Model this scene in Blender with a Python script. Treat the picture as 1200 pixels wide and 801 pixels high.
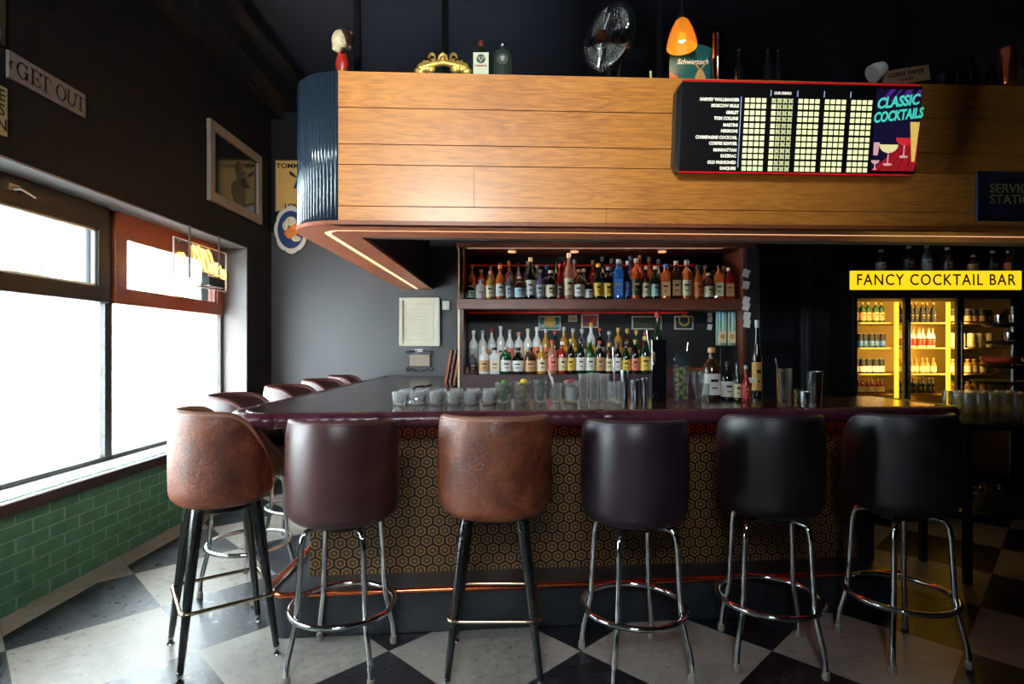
import bpy, bmesh, math, random
from math import sin, cos, pi, radians, sqrt
from mathutils import Vector, Matrix
random.seed(7)
for o in list(bpy.data.objects): bpy.data.objects.remove(o)
SC = bpy.context.scene
COL = SC.collection
# ------------------------------------------------------------------ camera
F = 660.0                       # focal length in pixels of a 1200 px wide frame
cam = bpy.data.cameras.new('camera'); co = bpy.data.objects.new('camera', cam); COL.objects.link(co)
co.location = (0, 0, 1.4); co.rotation_euler = (pi/2, 0, 0)
cam.sensor_width = 36; cam.lens = 36*F/1200; cam.shift_y = 6.5/1200; cam.clip_start = .05
SC.camera = co
# ------------------------------------------------------------------ light
SC.view_settings.view_transform = 'Standard'; SC.view_settings.look = 'None'
SC.view_settings.gamma = 1; SC.view_settings.use_curve_mapping = False
SC.view_settings.exposure = 0.0
SC.cycles.use_denoising = True
SC.cycles.max_bounces = 8; SC.cycles.diffuse_bounces = 4; SC.cycles.glossy_bounces = 4
SC.cycles.transparent_max_bounces = 24; SC.cycles.transmission_bounces = 6
SC.cycles.caustics_reflective = False; SC.cycles.caustics_refractive = False
SC.cycles.sample_clamp_indirect = 6
SKY = 130.0
W = bpy.data.worlds.new('overcast_sky'); SC.world = W; W.use_nodes = True
W.node_tree.nodes['Background'].inputs[0].default_value = (.90, .97, 1.0, 1)
# overcast sky above a bright street: brightest near the horizon, dimmer overhead
_n = W.node_tree.nodes; _l = W.node_tree.links
_tc = _n.new('ShaderNodeTexCoord'); _sp = _n.new('ShaderNodeSeparateXYZ'); _r = _n.new('ShaderNodeValToRGB'); _m = _n.new('ShaderNodeMath')
_l.new(_tc.outputs['Generated'], _sp.inputs[0]); _l.new(_sp.outputs[2], _r.inputs[0]); _m.operation = 'MULTIPLY'; _m.inputs[1].default_value = SKY
for _e, (_p, _v) in zip([_r.color_ramp.elements[0], _r.color_ramp.elements[1], _r.color_ramp.elements.new(.4)], ((.12, 1.0), (1.0, .28), (.40, .42))):
    _e.position = _p; _e.color = (_v, _v, _v, 1)
_l.new(_r.outputs[0], _m.inputs[0]); _l.new(_m.outputs[0], _n['Background'].inputs[1])
WIN_Y0, WIN_Y1 = .87, 5.58
def area(name, loc, rot, sx, sy, power, color=(1, 1, 1), portal=False):
    l = bpy.data.lights.new(name, 'AREA'); l.shape = 'RECTANGLE'; l.size = sx; l.size_y = sy
    l.energy = power; l.color = color
    if portal: l.cycles.is_portal = True
    o = bpy.data.objects.new(name, l); COL.objects.link(o); o.location = loc; o.rotation_euler = rot
    return o
# daylight portal filling the window opening (adds no light of its own)
area('window_daylight', (-3.0, (WIN_Y0+WIN_Y1)/2, 1.47), (0, -pi/2, 0), 1.85, WIN_Y1-WIN_Y0, 1, portal=True)

area('shopfront_daylight', (-.465, -2.66, 3.25), (radians(90), 0, 0), 1.37, 1.0, 1, portal=True)

# ------------------------------------------------------------------ materials
def lin(c):
    return tuple((v/12.92 if v <= .04045 else ((v+.055)/1.055)**2.4) for v in [x/255 for x in c])
MATS = {}
def mat(name, rgb=(128, 128, 128), rough=.5, metal=0, spec=.5, emit=None, es=0, coat=0, noise=0, nscale=8, bump=0, bscale=60, alpha=1, sheen=0):
    if name in MATS: return MATS[name]
    m = bpy.data.materials.new(name); m.use_nodes = True; MATS[name] = m
    nt = m.node_tree; b = nt.nodes['Principled BSDF']; c = lin(rgb)
    b.inputs['Base Color'].default_value = (*c, 1); b.inputs['Roughness'].default_value = rough
    b.inputs['Metallic'].default_value = metal; b.inputs['Specular IOR Level'].default_value = spec
    b.inputs['Coat Weight'].default_value = coat; b.inputs['Coat Roughness'].default_value = .08
    if emit: b.inputs['Emission Color'].default_value = (*lin(emit), 1); b.inputs['Emission Strength'].default_value = es
    if noise or bump:
        tc = nt.nodes.new('ShaderNodeTexCoord')
    if noise:
        n = nt.nodes.new('ShaderNodeTexNoise'); n.inputs['Scale'].default_value = nscale; n.inputs['Detail'].default_value = 6
        nt.links.new(tc.outputs['Object'], n.inputs['Vector'])
        r = nt.nodes.new('ShaderNodeValToRGB'); r.color_ramp.elements[0].position = .3; r.color_ramp.elements[1].position = .7
        r.color_ramp.elements[0].color = (*[v*(1-noise) for v in c], 1); r.color_ramp.elements[1].color = (*[min(1, v*(1+noise)) for v in c], 1)
        nt.links.new(n.outputs['Fac'], r.inputs['Fac']); nt.links.new(r.outputs['Color'], b.inputs['Base Color'])
    if bump:
        n = nt.nodes.new('ShaderNodeTexNoise'); n.inputs['Scale'].default_value = bscale; n.inputs['Detail'].default_value = 4
        nt.links.new(tc.outputs['Object'], n.inputs['Vector'])
        bp = nt.nodes.new('ShaderNodeBump'); bp.inputs['Strength'].default_value = bump; bp.inputs['Distance'].default_value = .01
        nt.links.new(n.outputs['Fac'], bp.inputs['Height']); nt.links.new(bp.outputs['Normal'], b.inputs['Normal'])
    return m
def glassmat(name, tint=(255, 255, 255), body=.0, rough=.03, see=.85):
    """thin clear glass: tinted see-through, a little body colour, and mirror gloss at the edges"""
    if name in MATS: return MATS[name]
    m = bpy.data.materials.new(name); m.use_nodes = True; MATS[name] = m
    nt = m.node_tree; N = nt.nodes; L = nt.links; N.remove(N['Principled BSDF']); out = N['Material Output']
    c = lin(tint)
    t = N.new('ShaderNodeBsdfTransparent'); t.inputs[0].default_value = (*[see*v for v in c], 1)
    d = N.new('ShaderNodeBsdfDiffuse'); d.inputs[0].default_value = (*c, 1)
    g = N.new('ShaderNodeBsdfGlossy'); g.inputs[0].default_value = (1, 1, 1, 1); g.inputs['Roughness'].default_value = rough
    m1 = N.new('ShaderNodeMixShader'); m1.inputs[0].default_value = body
    L.new(t.outputs[0], m1.inputs[1]); L.new(d.outputs[0], m1.inputs[2])
    f = N.new('ShaderNodeLayerWeight'); f.inputs[0].default_value = .5
    p = N.new('ShaderNodeMath'); p.operation = 'POWER'; L.new(f.outputs['Facing'], p.inputs[0]); p.inputs[1].default_value = 4
    q = N.new('ShaderNodeMath'); q.operation = 'MULTIPLY_ADD'; L.new(p.outputs[0], q.inputs[0]); q.inputs[1].default_value = .8; q.inputs[2].default_value = .045
    m2 = N.new('ShaderNodeMixShader'); L.new(q.outputs[0], m2.inputs[0]); L.new(m1.outputs[0], m2.inputs[1]); L.new(g.outputs[0], m2.inputs[2])
    L.new(m2.outputs[0], out.inputs[0]); return m
def nodes(name):
    m = bpy.data.materials.new(name); m.use_nodes = True; MATS[name] = m
    return m, m.node_tree.nodes, m.node_tree.links, m.node_tree.nodes['Principled BSDF']
def NN(N, t, **kw):
    n = N.new(t)
    for k, v in kw.items(): setattr(n, k, v)
    return n
def mth(N, L, op, a, b=None, c=None):
    n = N.new('ShaderNodeMath'); n.operation = op
    for i, v in enumerate((a, b, c)):
        if v is None: continue
        if isinstance(v, (int, float)): n.inputs[i].default_value = v
        else: L.new(v, n.inputs[i])
    return n.outputs[0]
def mixc(N, L, f, a, b):
    n = N.new('ShaderNodeMix'); n.data_type = 'RGBA'
    for s, v in ((n.inputs[0], f), (n.inputs[6], a), (n.inputs[7], b)):
        if isinstance(v, tuple): s.default_value = (*v, 1) if len(v) == 3 else v
        elif isinstance(v, (int, float)): s.default_value = v
        else: L.new(v, s)
    return n.outputs[2]
def ramp(N, L, f, stops):
    r = N.new('ShaderNodeValToRGB'); L.new(f, r.inputs[0]); e = r.color_ramp.elements
    while len(e) < len(stops): e.new(.5)
    for i, (p, c) in enumerate(stops): e[i].position = p; e[i].color = (*c, 1)
    return r.outputs[0]
def noise(N, L, vec, scale, detail=5, dist=0, rough=.5):
    n = N.new('ShaderNodeTexNoise'); n.inputs['Scale'].default_value = scale; n.inputs['Detail'].default_value = detail
    n.inputs['Distortion'].default_value = dist; n.inputs['Roughness'].default_value = rough
    if vec is not None: L.new(vec, n.inputs['Vector'])
    return n.outputs['Fac']
def bump(N, L, h, strength, dist, bsdf):
    b = N.new('ShaderNodeBump'); b.inputs['Strength'].default_value = strength; b.inputs['Distance'].default_value = dist
    L.new(h, b.inputs['Height']); L.new(b.outputs[0], bsdf.inputs['Normal'])
def wood(name, dark, light, rough=.35, sc=(1.2, 9, 9), coat=0, ring=1.0):
    m, N, L, b = nodes(name)
    tc = NN(N, 'ShaderNodeTexCoord'); mp = NN(N, 'ShaderNodeMapping'); mp.inputs['Scale'].default_value = sc
    L.new(tc.outputs['Object'], mp.inputs[0])
    n1 = noise(N, L, mp.outputs[0], 1.6, 3, .6)
    w = mth(N, L, 'FRACT', mth(N, L, 'MULTIPLY', n1, 9*ring))
    w = mth(N, L, 'ABSOLUTE', mth(N, L, 'SUBTRACT', w, .5))
    mp2 = NN(N, 'ShaderNodeMapping'); mp2.inputs['Scale'].default_value = (sc[0]*3, sc[1]*14, sc[2]*14); L.new(tc.outputs['Object'], mp2.inputs[0])
    fine = noise(N, L, mp2.outputs[0], 2.5, 4, .2)
    big = noise(N, L, tc.outputs['Object'], 1.3, 2)
    f = mth(N, L, 'ADD', mth(N, L, 'MULTIPLY', w, .32), mth(N, L, 'MULTIPLY', fine, .9))
    f = mth(N, L, 'ADD', f, mth(N, L, 'MULTIPLY', mth(N, L, 'SUBTRACT', big, .5), .7))
    L.new(ramp(N, L, f, [(.12, lin(dark)), (.62, lin(light))]), b.inputs['Base Color'])
    b.inputs['Roughness'].default_value = rough; b.inputs['Coat Weight'].default_value = coat; b.inputs['Coat Roughness'].default_value = .2
    bump(N, L, fine, .12, .004, b); return m
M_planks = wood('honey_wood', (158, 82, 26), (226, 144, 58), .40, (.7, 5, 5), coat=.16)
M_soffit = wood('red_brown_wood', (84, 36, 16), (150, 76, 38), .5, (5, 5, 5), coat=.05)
M_rail = wood('dark_bar_wood', (38, 20, 18), (74, 40, 34), .16, (1, 4, 4), coat=.5)
M_shelf = wood('shelf_wood', (42, 20, 13), (92, 46, 30), .35, (1, 6, 6))
M_frame2 = wood('glow_tinted_window_wood', (82, 32, 15), (132, 60, 28), .4, (4, 1, 4))  # reddish wood, its orange raised to carry the glow around the panes
M_framedark = mat('dark_window_paint', (17, 13, 13), .4, noise=.3)
M_black = mat('black_wall_paint', (10, 10, 12), .7, spec=.25, noise=.12, nscale=3)
M_wallgrey = mat('charcoal_wall_paint', (58, 58, 61), .5, noise=.06, nscale=2)
M_plaster = mat('grey_reveal_paint', (118, 112, 110), .55, noise=.12, nscale=5)
M_ceil = mat('navy_ceiling_paint', (25, 27, 38), .6)
M_steelblack = mat('black_steel', (14, 14, 16), .4)
M_sill = mat('daylit_sill_white', (210, 206, 204), .35, noise=.15, nscale=14)  # daylight on the brown sill cap, put into a white colour
M_silledge = wood('sill_edge_wood', (26, 14, 13), (58, 34, 32), .35, (4, 1, 4))
M_chrome = mat('chrome', (215, 217, 220), .09, 1)
M_steel = mat('brushed_steel', (170, 172, 176), .25, 1)
M_brass = mat('brass', (196, 150, 80), .25, 1)
M_copper = mat('copper', (220, 112, 70), .2, 1)
M_gold = mat('gilded_plaster', (214, 170, 84), .35, .6, bump=.5, bscale=70)
M_blackleg = mat('chipped_black_enamel', (16, 17, 19), .25, coat=.5, noise=.9, nscale=40, bump=.3, bscale=90)
M_rubber = mat('grey_rubber', (150, 144, 134), .6)
M_cream = mat('cream_paint', (240, 234, 214), .45)
M_white = mat('white_paper', (232, 230, 224), .6)
M_grout = mat('dark_gap', (18, 10, 6), .8)

def mat_floor():
    m, N, L, b = nodes('chequered_stone_floor')
    tc = NN(N, 'ShaderNodeTexCoord'); sp = NN(N, 'ShaderNodeSeparateXYZ'); L.new(tc.outputs['Object'], sp.inputs[0])
    X, Y = sp.outputs[0], sp.outputs[1]
    x = mth(N, L, 'SUBTRACT', X, -.568); y = mth(N, L, 'SUBTRACT', Y, 2.60)
    h = .4425*2
    u = mth(N, L, 'DIVIDE', mth(N, L, 'ADD', x, mth(N, L, 'MULTIPLY', y, 1.0)), h)
    v = mth(N, L, 'DIVIDE', mth(N, L, 'SUBTRACT', mth(N, L, 'MULTIPLY', y, 1.0), x), h)
    fu, fv = mth(N, L, 'FLOOR', u), mth(N, L, 'FLOOR', v)
    s = mth(N, L, 'ADD', fu, fv)
    ev = mth(N, L, 'PINGPONG', s, 1)            # 0 dark, 1 white
    border = mth(N, L, 'LESS_THAN', X, -2.47)
    ev = mth(N, L, 'MAXIMUM', ev, border)
    # joints
    def edge(t):
        f = mth(N, L, 'FRACT', t); return mth(N, L, 'MINIMUM', f, mth(N, L, 'SUBTRACT', 1, f))
    j = mth(N, L, 'LESS_THAN', mth(N, L, 'MINIMUM', edge(u), edge(v)), .0035)
    n1 = noise(N, L, tc.outputs['Object'], 2.2, 8, .8, .6); n2 = noise(N, L, tc.outputs['Object'], 26, 6, .4, .7)
    n3 = noise(N, L, tc.outputs['Object'], 6, 8, 2.5, .65)
    wcol = ramp(N, L, mth(N, L, 'ADD', mth(N, L, 'MULTIPLY', n1, .6), mth(N, L, 'MULTIPLY', n2, .4)), [(.3, lin((118, 112, 104))), (.5, lin((166, 161, 152))), (.7, lin((190, 186, 178)))])
    dcol = ramp(N, L, mth(N, L, 'ADD', mth(N, L, 'MULTIPLY', n3, .7), mth(N, L, 'MULTIPLY', n2, .3)), [(.35, lin((18, 19, 26))), (.55, lin((30, 31, 38))), (.72, lin((80, 80, 84)))])
    c = mixc(N, L, ev, dcol, wcol); c = mixc(N, L, mth(N, L, 'MULTIPLY', j, .6), c, lin((50, 46, 42)))
    L.new(c, b.inputs['Base Color'])
    L.new(ramp(N, L, n2, [(.3, (.24,)*3), (.7, (.42,)*3)]), b.inputs['Roughness'])
    bump(N, L, n2, .06, .004, b); return m
M_floor = mat_floor()

def mat_wallpaper():
    m, N, L, b = nodes('hexagon_wallpaper')
    tc = NN(N, 'ShaderNodeTexCoord'); sp = NN(N, 'ShaderNodeSeparateXYZ'); L.new(tc.outputs['Object'], sp.inputs[0])
    k = 1/.070
    # x runs along the panel, z up; hexagons with points left and right are built as rows offset by half
    px = mth(N, L, 'MULTIPLY', mth(N, L, 'ADD', sp.outputs[0], sp.outputs[1]), k); pz = mth(N, L, 'MULTIPLY', sp.outputs[2], k)
    S = 1.0; T = 1.5
    def cell(ox, oz):
        a = mth(N, L, 'SUBTRACT', mth(N, L, 'MULTIPLY', mth(N, L, 'FRACT', mth(N, L, 'ADD', mth(N, L, 'DIVIDE', px, S), ox)), S), S/2)
        c = mth(N, L, 'SUBTRACT', mth(N, L, 'MULTIPLY', mth(N, L, 'FRACT', mth(N, L, 'ADD', mth(N, L, 'DIVIDE', pz, T), oz)), T), T/2)
        a = mth(N, L, 'ABSOLUTE', a); c = mth(N, L, 'ABSOLUTE', c)
        return mth(N, L, 'MAXIMUM', a, mth(N, L, 'ADD', mth(N, L, 'MULTIPLY', a, .5), mth(N, L, 'MULTIPLY', c, 1.0)))
    d = mth(N, L, 'MINIMUM', cell(0, 0), cell(.5, .5))
    def band(lo, hi): return mth(N, L, 'MULTIPLY', mth(N, L, 'GREATER_THAN', d, lo), mth(N, L, 'LESS_THAN', d, hi))
    f = mth(N, L, 'ADD', band(.29, .40), mth(N, L, 'LESS_THAN', d, .11))
    f = mth(N, L, 'ADD', f, mth(N, L, 'MULTIPLY', band(.17, .21), .5))
    f = mth(N, L, 'MINIMUM', f, 1)
    c = mixc(N, L, f, lin((11, 9, 9)), lin((158, 116, 68)))
    L.new(c, b.inputs['Base Color']); b.inputs['Roughness'].default_value = .42
    L.new(mth(N, L, 'MULTIPLY', f, .35), b.inputs['Metallic'])
    bump(N, L, f, .5, .002, b); return m
M_paper = mat_wallpaper()

def mat_brown_leather():
    m, N, L, b = nodes('cracked_brown_leather')
    tc = NN(N, 'ShaderNodeTexCoord')
    v = NN(N, 'ShaderNodeTexVoronoi'); v.feature = 'DISTANCE_TO_EDGE'; v.inputs['Scale'].default_value = 46
    nz = NN(N, 'ShaderNodeTexNoise'); nz.inputs['Scale'].default_value = 14; nz.inputs['Detail'].default_value = 6; L.new(tc.outputs['Object'], nz.inputs['Vector'])
    ad = NN(N, 'ShaderNodeVectorMath', operation='MULTIPLY_ADD'); L.new(nz.outputs['Color'], ad.inputs[0]); ad.inputs[1].default_value = (.12, .12, .12); L.new(tc.outputs['Object'], ad.inputs[2])
    L.new(ad.outputs[0], v.inputs['Vector'])
    n1 = noise(N, L, tc.outputs['Object'], 5, 7, .8, .65); n2 = noise(N, L, tc.outputs['Object'], 60, 4)
    base = ramp(N, L, n1, [(.32, lin((66, 30, 20))), (.5, lin((116, 58, 37))), (.68, lin((154, 88, 54)))])
    crack = ramp(N, L, v.outputs['Distance'], [(.0, (.0,)*3), (.07, (1,)*3)])
    c = mixc(N, L, crack, lin((44, 22, 18)), base)
    c2 = mixc(N, L, .8, base, c)
    L.new(c2, b.inputs['Base Color']); L.new(ramp(N, L, n2, [(.3, (.28,)*3), (.7, (.48,)*3)]), b.inputs['Roughness'])
    b.inputs['Specular IOR Level'].default_value = .5
    bump(N, L, mth(N, L, 'ADD', crack, n2), .35, .003, b); return m
M_brownleather = mat_brown_leather()
def mat_vinyl(name, a, c, rough=.36):
    m, N, L, b = nodes(name)
    tc = NN(N, 'ShaderNodeTexCoord')
    n1 = noise(N, L, tc.outputs['Object'], 4, 6, .5); n2 = noise(N, L, tc.outputs['Object'], 140, 3)
    L.new(ramp(N, L, n1, [(.35, lin(a)), (.65, lin(c))]), b.inputs['Base Color']); b.inputs['Roughness'].default_value = rough
    bump(N, L, mth(N, L, 'ADD', mth(N, L, 'MULTIPLY', n1, 2), n2), .18, .003, b); return m
M_wine = mat_vinyl('wine_brown_vinyl', (56, 30, 32), (74, 42, 42))
M_plum = mat_vinyl('plum_vinyl', (36, 24, 34), (46, 32, 42))
M_aub = mat_vinyl('aubergine_vinyl', (18, 14, 19), (26, 20, 27), .42)
M_edge = mat_vinyl('padded_edge_vinyl', (70, 28, 44), (92, 42, 58), .28)
M_brick = mat('green_painted_brick', (84, 142, 106), .38, noise=.18, nscale=9, bump=.5, bscale=55)
M_mortar = mat('green_painted_mortar', (136, 182, 152), .5, noise=.2, nscale=20)
M_kick = mat('blue_black_kickboard', (30, 36, 42), .35, noise=.5, nscale=7, bump=.1)

# ------------------------------------------------------------------ mesh building
class MB:
    def __init__(s): s.v = []; s.f = []; s.mi = []; s.cur = 0
    def add(s, vs, fs, T=None):
        o = len(s.v)
        for p in vs: s.v.append(tuple(T @ Vector(p)) if T is not None else tuple(p))
        for f in fs: s.f.append(tuple(i+o for i in f)); s.mi.append(s.cur)
        return s
    def box(s, x0, x1, y0, y1, z0, z1, T=None):
        vs = [(x0, y0, z0), (x1, y0, z0), (x1, y1, z0), (x0, y1, z0), (x0, y0, z1), (x1, y0, z1), (x1, y1, z1), (x0, y1, z1)]
        return s.add(vs, [(0, 3, 2, 1), (4, 5, 6, 7), (0, 1, 5, 4), (1, 2, 6, 5), (2, 3, 7, 6), (3, 0, 4, 7)], T)
    def lathe(s, prof, n=20, T=None, cap=True, sx=1, sy=1):
        vs = []; fs = []
        for r, z in prof:
            for k in range(n): a = 2*pi*k/n; vs.append((r*cos(a)*sx, r*sin(a)*sy, z))
        for i in range(len(prof)-1):
            for k in range(n):
                k2 = (k+1) % n; fs.append((i*n+k, i*n+k2, (i+1)*n+k2, (i+1)*n+k))
        if cap:
            if prof[0][0] > 1e-5: fs.append(tuple(reversed(range(n))))
            if prof[-1][0] > 1e-5: fs.append(tuple(range((len(prof)-1)*n, len(prof)*n)))
        return s.add(vs, fs, T)
    def tube(s, pts, r, n=10, closed=False, T=None):
        P = [Vector(p) for p in pts]; m = len(P); R = r if isinstance(r, (list, tuple)) else [r]*m
        vs = []; fs = []; up = None
        for i in range(m):
            if closed: t = (P[(i+1) % m]-P[i-1]).normalized()
            else: t = (P[min(i+1, m-1)]-P[max(i-1, 0)]).normalized()
            if up is None: up = Vector((0, 0, 1)) if abs(t.z) < .9 else Vector((1, 0, 0))
            a = t.cross(up)
            if a.length < 1e-4: a = t.cross(Vector((0, 1, 0)))
            a.normalize(); b2 = a.cross(t).normalized(); up = b2
            for k in range(n):
                g = 2*pi*k/n; vs.append(P[i]+a*cos(g)*R[i]+b2*sin(g)*R[i])
        for i in range(m if closed else m-1):
            j = (i+1) % m
            for k in range(n):
                k2 = (k+1) % n; fs.append((i*n+k2, i*n+k, j*n+k, j*n+k2))
        if not closed: fs.append(tuple(range(n))); fs.append(tuple(reversed(range((m-1)*n, m*n))))
        return s.add(vs, fs, T)
    def prism(s, poly, z0, z1, T=None):
        n = len(poly); vs = [(x, y, z0) for x, y in poly]+[(x, y, z1) for x, y in poly]
        fs = [tuple(reversed(range(n))), tuple(range(n, 2*n))]+[(i, (i+1) % n, n+(i+1) % n, n+i) for i in range(n)]
        return s.add(vs, fs, T)
    def sphere(s, c, rx, ry=None, rz=None, n=16, m=10, T=None):
        ry = ry or rx; rz = rz or rx; vs = []; fs = []
        for i in range(m+1):
            a = pi*i/m-pi/2
            for k in range(n): b2 = 2*pi*k/n; vs.append((c[0]+rx*cos(a)*cos(b2), c[1]+ry*cos(a)*sin(b2), c[2]+rz*sin(a)))
        for i in range(m):
            for k in range(n): k2 = (k+1) % n; fs.append((i*n+k, i*n+k2, (i+1)*n+k2, (i+1)*n+k))
        return s.add(vs, fs, T)
    def mesh(s, name, mats, smooth=None):
        me = bpy.data.meshes.new(name); me.from_pydata(s.v, [], s.f)
        for m_ in (mats if isinstance(mats, (list, tuple)) else [mats]): me.materials.append(m_)
        me.polygons.foreach_set('material_index', s.mi)
        bm = bmesh.new(); bm.from_mesh(me); bmesh.ops.remove_doubles(bm, verts=bm.verts, dist=1e-6); bmesh.ops.recalc_face_normals(bm, faces=bm.faces); bm.to_mesh(me); bm.free()
        me.update()
        if smooth is not None:
            me.polygons.foreach_set('use_smooth', [True]*len(me.polygons)); me.set_sharp_from_angle(angle=radians(smooth))
        return me
    def obj(s, name, mats, parent=None, smooth=None, bevel=0, loc=None, rot=None, label=None):
        o = bpy.data.objects.new(name, s.mesh(name, mats, smooth)); COL.objects.link(o)
        if parent: o.parent = parent
        if loc: o.location = loc
        if rot: o.rotation_euler = rot
        if bevel:
            b = o.modifiers.new('bevel', 'BEVEL'); b.width = bevel; b.segments = 2; b.limit_method = 'ANGLE'; b.angle_limit = radians(40)
        if label: o['label'] = label
        return o
def tag(o, label=None, cat=None, group=None, kind=None):
    for k, v in (('label', label), ('category', cat), ('group', group), ('kind', kind)):
        if v: o[k] = v
    return o
def thing(name, label, cat, loc=(0, 0, 0), rz=0, group=None):
    o = bpy.data.objects.new(name, None); COL.objects.link(o); o.location = loc; o.rotation_euler = (0, 0, rz)
    o.empty_display_size = .05
    return tag(o, label, cat, group)
def struct(o): o['kind'] = 'structure'; return o
def dup(o, parent=None):
    c = o.copy(); COL.objects.link(c); c.parent = parent
    for ch in o.children: dup(ch, c)
    return c
def T_(loc=(0, 0, 0), rot=(0, 0, 0)):
    from mathutils import Euler
    return Matrix.Translation(loc) @ Euler(rot).to_matrix().to_4x4()
def text(name, body, size, m, parent=None, loc=(0, 0, 0), rot=(pi/2, 0, 0), ext=.0008, sx=1, align='CENTER', shear=0, off=0, space=1):
    c = bpy.data.curves.new(name, 'FONT'); c.body = body; c.size = size; c.extrude = ext; c.align_x = align; c.align_y = 'CENTER'
    c.shear = shear; c.offset = off; c.space_character = space; c.resolution_u = 3; c.materials.append(m)
    f = bpy.data.objects.new('tmp', c); COL.objects.link(f)
    me = bpy.data.meshes.new_from_object(f); bpy.data.objects.remove(f)
    for v in me.vertices: v.co.x *= sx
    o = bpy.data.objects.new(name, me); COL.objects.link(o); o.location = loc; o.rotation_euler = rot
    if parent: o.parent = parent
    return o
def arcpts(cx, cy, r, a0, a1, n):
    return [(cx+r*cos(radians(a0+(a1-a0)*i/n)), cy+r*sin(radians(a0+(a1-a0)*i/n))) for i in range(n+1)]

# ================================================================== THE ROOM
FWX0, FWX1, FWZ0, FWZ1 = -1.15, .22, 2.75, 3.75   # shopfront window behind the camera
XL, XG, XR = -2.64, -2.91, 4.65           # left wall face, window glass, right wall
YB, YF, ZC = 6.18, -2.6, 4.3
struct(MB().box(-3.0, XR+.2, YF, YB+.2, -.1, 0).obj('floor', M_floor))
struct(MB().box(-3.4, XR+.2, YF-.2, YB+.2, ZC, ZC+.1).obj('ceiling', M_ceil))
struct(MB().box(-3.4, XR+.2, YB, YB+.15, 0, ZC).obj('wall_back', M_wallgrey))
struct(MB().box(-2.7, XR, YB-.004, YB+.001, 2.66, ZC).obj('wall_back_shade', M_black))  # black sheet over the grey wall, its shade put into the colour
struct(MB().box(XR, XR+.15, YF, YB, 0, ZC).obj('wall_right', M_black))
_w = MB(); _w.box(-3.4, FWX0, YF-.15, YF, 0, ZC); _w.box(FWX1, XR+.15, YF-.15, YF, 0, ZC); _w.box(FWX0, FWX1, YF-.15, YF, FWZ1, ZC); _w.box(FWX0, FWX1, YF-.15, YF, 0, FWZ0)
struct(_w.obj('wall_front', M_black))
struct(MB().box(.26, .38, YF, -.5, 0, 3.9).obj('wall_added_blocker', M_black))  # added wall behind the camera, keeps daylight off the bar's far end
_w = MB(); yy0, yy1 = YF-.10, YF-.04
for xx0 in (FWX0, FWX1-.05): _w.box(xx0, xx0+.06, yy0, yy1, FWZ0, FWZ1)
for zz0 in (FWZ0, FWZ1-.06): _w.box(FWX0, FWX1, yy0, yy1, zz0, zz0+.06)
shopw = struct(_w.obj('window_9', M_framedark, bevel=.004))
ZS, ZT = .60, 2.395                       # sill top, recess top
wl = MB(); wl.box(-3.1, XL, YF, YB, ZT, ZC); wl.box(-3.1, XL, 5.62, YB, ZS, ZT); wl.box(-3.1, XL, YF, WIN_Y0-.04, ZS, ZT)
wl = struct(wl.obj('wall_left', M_black))
m2 = MB(); m2.box(-3.0, XL-.0005, YF, YB, 0, ZS-.03); m2.obj('mortar_bed', M_mortar, wl)
br = MB(); row = 0; z = .004
while z < ZS-.06:
    y = 0.0 if row % 2 else -.11
    while y < YB-.02:
        y1 = min(y+.212, YB); y0 = max(y, 0)
        if y1-y0 > .03:
            j = random.uniform(-.0015, .0015)
            br.box(XL-.02, XL+.005+j, y0+.004, y1-.004, z, z+.067)
        y += .222
    z += .0765; row += 1
br.obj('brickwork', M_brick, wl, bevel=.004)
rv = MB()   # plastered reveals of the window recess
rv.box(-3.0, XL+.001, WIN_Y0-.04, 5.62, ZT-.012, ZT+.0); rv.box(-3.0, XL+.001, 5.60, 5.622, ZS, ZT-.012)
rv.obj('window_reveal', M_plaster, wl)
sl = struct(MB().box(-2.95, XL+.03, YF, 5.62, ZS-.028, ZS).obj('trim_1', M_sill, bevel=.004)); sl['label'] = 'window sill top coloured white by painted-in daylight'
struct(MB().box(XL-.02, XL+.042, YF, 5.64, ZS-.075, ZS-.004).obj('trim_2', M_silledge, bevel=.006))
co_ = MB(); co_.box(XL-.01, -2.2, YF, YB, 4.18, ZC); co_.box(XL-.01, -2.36, YF, YB, 3.98, 4.19); co_.box(XL-.01, -2.5, YF, YB, 3.9, 3.99)
struct(co_.obj('trim_3', mat('black_cornice_paint', (11, 10, 12), .6), bevel=.01))
# windows: bays 1.57 m wide, clear top light over a tall frosted pane
M_clear = glassmat('tinted_window_glass', (235, 246, 250), 0, .02, .4)
def mat_frost():
    m, N, L, b = nodes('frosted_window_film')
    N.remove(b); out = N['Material Output']
    t = N.new('ShaderNodeBsdfTransparent'); t.inputs[0].default_value = (.93, .96, .97, 1)
    d = N.new('ShaderNodeBsdfTranslucent'); d.inputs[0].default_value = (.92, .95, .96, 1)
    tc = NN(N, 'ShaderNodeTexCoord'); sp = NN(N, 'ShaderNodeSeparateXYZ'); L.new(tc.outputs['Object'], sp.inputs[0])
    mx = N.new('ShaderNodeMixShader'); mx.inputs[0].default_value = .9
    L.new(t.outputs[0], mx.inputs[1]); L.new(d.outputs[0], mx.inputs[2]); L.new(mx.outputs[0], out.inputs[0]); return m
M_frost = mat_frost()
MB().box(FWX0+.03, FWX1-.03, YF-.072, YF-.068, FWZ0+.03, FWZ1-.03).obj('window_pane', glassmat('shopfront_glass', (250, 252, 252), 0, .02, .95), shopw)
M_wire = mat('pale_cord', (225, 228, 228), .5)
edges = [4.01+1.57*k for k in range(-2, 2)]
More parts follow.
